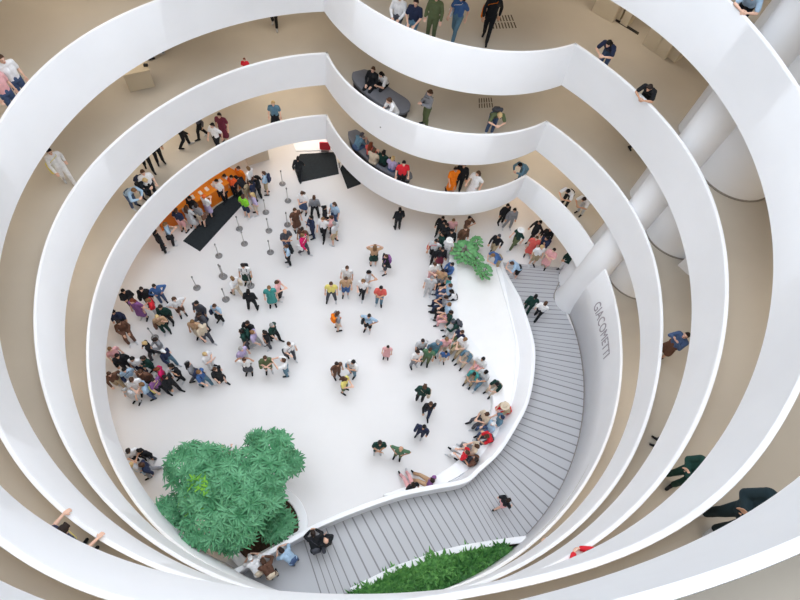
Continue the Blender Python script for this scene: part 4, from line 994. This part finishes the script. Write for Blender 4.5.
509,500,r,walk,20,s:k,h:pk,s:dk,a,|visitor in black tee shirt walking alone on the lower ramp
313,533,r,lean,100,l:k,t:dg,s:dk,b,hb:dg|dark-haired visitor in black leaning on the low wall above the tree
325,541,r,fold,120,c:k,t:k,x:br,a,|balding visitor in a black coat standing on the lower ramp
281,550,r,lean,140,s:lb,t:dn,s:dk,a,|visitor in pale blue shirt leaning over the low wall by the tree
263,561,r,lean,120,l:br,t:be,s:br,a,|visitor in dark brown leaning over the low wall by the tree
258,553,r,lean,120,s:w,t:be,c:w,a,|visitor in white cap leaning over the low wall beside the dark brown top
#lowest gallery
134,190,1,lean,330,l:lb,t:dn,s:lb,a,|visitor in pale blue shirt leaning on the lowest gallery parapet
145,180,1,lean,330,l:k,t:n,s:bl,a,bp:n|visitor in dark clothes with navy backpack at the lowest gallery parapet
142,172,1,stand,300,s:w,t:k,s:br,a,|visitor in white top just behind the navy backpack on the lowest gallery
150,170,1,walk,300,l:k,t:k,s:k,b,F|visitor whose black boots show on the lowest gallery, beside the white top
161,163,1,stand,300,l:k,t:k,s:k,b,F|visitor whose dark trousers show alone on the lowest gallery floor
186,147,1,walk,20,l:k,t:k,s:k,b,F|visitor with striding black legs on the lowest gallery
203,138,1,walk,200,l:dg,t:k,s:k,b,F|visitor with dark walking legs on the lowest gallery, beside the red-brown dress group
212,125,1,walk,240,s:w,t:k,s:k,a,|dark-haired visitor in white shirt and black trousers walking on the lowest gallery
219,115,1,stand,260,d:wn,-,s:dk,a,|visitor in a long dark red dress on the lowest gallery
273,103,1,stand,270,s:sb,k:k,s:bl,a,|blond visitor in blue-grey shirt and long black skirt alone on the lowest gallery
354,138,1,sitlean,40,s:sb,t:dn,s:dg,a,|visitor in slate blue bent forward at the first end of the lowest gallery bench
371,144,1,sit,55,s:co,t:dg,L:r,a,|red-haired visitor in coral on the lowest gallery bench
384,152,1,sit,60,l:dgn,t:k,s:k,b,|visitor in dark green on the lowest gallery bench
374,150,1,sitphone,60,s:be,t:be,s:br,a,|visitor in beige on the lowest gallery bench below the coral top
393,158,1,sit,60,s:lv,t:dn,s:bl,a,|blond visitor in lavender pink on the lowest gallery bench
404,163,1,stand,270,s:r,t:k,s:k,a,|visitor in bright red top with dark hair standing at the lowest gallery bulge
456,169,1,walk,280,d:o,-,s:dk,b,|visitor in a bright orange dress on the lowest gallery bulge
461,166,1,stand,250,l:k,t:k,s:k,b,|visitor in black directly behind the bright orange dress
478,173,1,walk,220,d:w,-,L:br,a,|brown-haired visitor in a white dress on the lowest gallery bulge
518,167,1,lean,210,l:sb,t:sb,s:k,a,|dark-haired visitor in slate blue leaning at the parapet corner of the lowest gallery
568,191,1,lean,220,s:w,t:k,s:k,b,|dark-haired visitor in white leaning on the lowest gallery parapet beyond the corner
584,199,1,lean,215,s:w,t:lg,s:dk,b,|visitor in white leaning on the lowest gallery parapet closer to the columns
545,541,1,lean,125,l:w,t:g,s:w,a,P|visitor in white leaning on the lowest gallery parapet above the fern planter
#second gallery
49,151,2,walk,310,l:w,t:w,s:k,a,hb:y|visitor all in white with a yellow bag walking on the second gallery
275,27,2,walk,270,l:k,t:k,s:k,b,F|visitor whose feet show at the back of the second gallery
246,62,2,stand,270,s:r,t:k,s:r,a,|red-haired child whose head just shows over the second gallery parapet|.58
158,57,2,walk,200,l:k,t:k,s:k,b,F|visitor in black half hidden beside the tan exhibit plinth
373,69,2,sit,240,l:k,t:k,s:br,a,|visitor in black seated on the second gallery bench
381,74,2,sitlean,230,s:w,t:k,L:k,a,|visitor with long black hair and white top seated on the second gallery bench
389,100,2,sitlean,200,s:w,t:lg,s:br,a,|visitor in white at the far end of the second gallery bench
430,92,2,phone,200,l:g,t:ol,s:br,a,hb:dg|visitor in grey patterned shirt walking on the second gallery bulge
500,115,2,lean,270,s:ol,t:dn,s:bl,a,bp:dg|fair-haired visitor with a dark backpack at the second gallery parapet
634,152,2,walk,300,l:k,t:k,s:k,b,F|visitor whose dark shoes show on the second gallery under the next parapet
686,335,2,photo,200,l:dn,k:br,s:dk,a,|visitor in dark blue holding up a phone at the second gallery parapet beside the columns
655,443,2,stand,150,l:k,t:k,s:k,b,F|visitor whose black shoe shows low on the second gallery
#third gallery
1,58,3,stand,320,s:w,t:dn,s:br,a,|visitor in white shirt and jeans standing at the third gallery parapet
-6,72,3,stand,330,s:pk,t:dn,s:br,a,|visitor in pink top beside the white shirt on the third gallery
400,-4,3,sit,250,l:w,t:dg,s:lb,a,|visitor in white at the end of the third gallery bench
416,2,3,sit,250,s:n,t:sb,s:dk,a,|visitor in navy top and light jeans seated on the third gallery bench
437,-4,3,stand,250,l:ol,t:ol,s:br,a,|visitor in olive green standing on the third gallery bulge
462,-4,3,walk,230,s:b,t:sb,L:br,a,hb:w|visitor in jeans with a white bag on the third gallery bulge
497,-6,3,walk,250,l:k,t:k,s:dk,b,hb:o|visitor in black with an orange bag on the third gallery bulge
609,43,3,lean,225,s:n,t:dn,L:k,a,|long-haired visitor in navy check at the third gallery parapet
648,88,3,lean,225,s:k,t:k,s:dk,b,|dark-haired visitor just showing over the third gallery parapet
690,447,3,fold,200,c:dgn,t:dgn,s:lb,a,|visitor all in dark green on the third gallery beside the parapet|1.08
578,552,3,lean,118,c:r,t:r,s:br,a,P|visitor in a bright red coat leaning on the third gallery parapet
#fourth gallery
762,474,4,fold,200,c:dt,t:dt,s:dk,b,|large visitor all in dark teal on the fourth gallery|1.14
745,10,4,lean,232,s:lb,t:k,s:br,a,P|visitor in pale blue shirt leaning forearms on the fourth gallery parapet
'''
GROUPN = {0: 'visitors on the ground floor', 'r': 'visitors on the ramp', 1: 'visitors on the lowest gallery', 2: 'visitors on the second gallery', 3: 'visitors on the third gallery', 4: 'visitors on the fourth gallery'}
for line in PEOPLE.strip().split('\n'):
    if line.startswith('#'): continue
    parts_ = line.split('|'); f = parts_[0].split(','); label = parts_[1]; hgt = float(parts_[2]) if len(parts_) == 3 else None
    hx, hy, lv, kind, face, top, bot, hair, skin, acc = f
    lv = lv if lv == 'r' else int(lv); feet = acc if acc in ('F', 'P') else ''; acc = '' if feet else acc
    sh, hc = hair.split(':'); hc = hc.split('.')[-1]
    if hc not in HC: hc = 'br'
    person(float(hx), float(hy), lv, kind, float(face), top, bot, '%s:%s' % (sh, hc), skin, acc, label, feet, GROUPN[lv], hgt)
# visitor leaning far over the third gallery parapet with both hands on its face
hm = bp((79, 530), FL[3]+1.0); fa = math.radians(57); q = hm-np.array([math.cos(fa), math.sin(fa)])*.33
J = P_('leanwide'); c_, s_ = math.cos(fa-math.pi/2), math.sin(fa-math.pi/2); h_ = J['head']; hd = q+np.array([c_*h_[0]-s_*h_[1], s_*h_[0]+c_*h_[1]])
def pix(P):
    P = np.array([P[0], P[1], P[2]-H]); Mx = np.array([_xx, _yy, -_d]); r = Mx[:, 0]@P; u = Mx[:, 1]@P; w = Mx[:, 2]@P; return (400+F*r/w, 300+F*u/w)
px_ = pix((hd[0], hd[1], FL[3]+h_[2]+.03))
person(px_[0], px_[1], 3, 'leanwide', 57, 's:n', 't:n', 's:dk', 'a', 'hb:y', 'visitor in navy with both hands over the third gallery parapet and a yellow bag', False, GROUPN[3], 1.0)

# ------------------------------------------------------------------ light, sky, camera
w = bpy.data.worlds.new('sky'); SC.world = w; w.use_nodes = True; bgn = w.node_tree.nodes['Background']
bgn.inputs['Color'].default_value = (.80, .89, 1.0, 1); bgn.inputs['Strength'].default_value = WORLD_S
for i in range(7):     # the glazed dome overhead: one patch of sky at the zenith, six round it
    sun = bpy.data.lights.new('skylight', 'SUN'); sun.energy = SUN_E if i == 0 else SUN_S; sun.angle = math.radians(42); sun.color = (.89, .94, 1)
    so = bpy.data.objects.new('skylight', sun); COL.objects.link(so); so.location = (CX, CY, 40); so.rotation_euler = (0, 0, 0) if i == 0 else (math.radians(30), 0, math.radians(60*i+10))
ed = bpy.data.lights.new('door_daylight', 'AREA'); ed.shape = 'RECTANGLE'; ed.size = 2.2; ed.size_y = 1.2; ed.energy = 24; ed.color = (.95, .98, 1)
eo = bpy.data.objects.new('door_daylight', ed); COL.objects.link(eo); q = bp((313, 145), 0); eo.location = (q[0], q[1]+.6, 2.2); eo.rotation_euler = (math.radians(-15), 0, 0)
for k in (0, 1, 2, 3, 4):
    zc = BOT[k+1]-.06; nl = 12
    for i in range(nl):
        a = 2*math.pi*(i+.5)/nl; r = 12.6
        L = bpy.data.lights.new('ceiling_lamp', 'AREA'); L.shape = 'RECTANGLE'; L.size = .5; L.size_y = 3.2; L.energy = LAMP_E*(1.0, 1.5, .9, 1.15, 1.0)[k]; L.color = (1, .80, .60) if k == 0 else (1, .87, .72)
        o = bpy.data.objects.new('ceiling_lamp', L); COL.objects.link(o); o.location = (CX+r*math.cos(a), CY+r*math.sin(a), zc); o.rotation_euler = (0, 0, a)
cam = bpy.data.cameras.new('camera'); co = bpy.data.objects.new('camera', cam); COL.objects.link(co); SC.camera = co
cam.sensor_fit = 'HORIZONTAL'; cam.sensor_width = 36; cam.lens = F/800*36; cam.clip_start = .05; cam.clip_end = 200
Mx = np.array([_xx, _yy, -_d]); rgt = Mx@np.array([1, 0, 0.]); upv = Mx@np.array([0, -1., 0]); fwd = Mx@np.array([0, 0, 1.])
co.matrix_world = Matrix(((rgt[0], upv[0], -fwd[0], 0), (rgt[1], upv[1], -fwd[1], 0), (rgt[2], upv[2], -fwd[2], H), (0, 0, 0, 1)))
vs = SC.view_settings; vs.view_transform = 'Standard'; vs.look = 'None'; vs.gamma = 1; vs.use_curve_mapping = False; vs.exposure = EXPO
SC.cycles.max_bounces = 12; SC.cycles.diffuse_bounces = 10
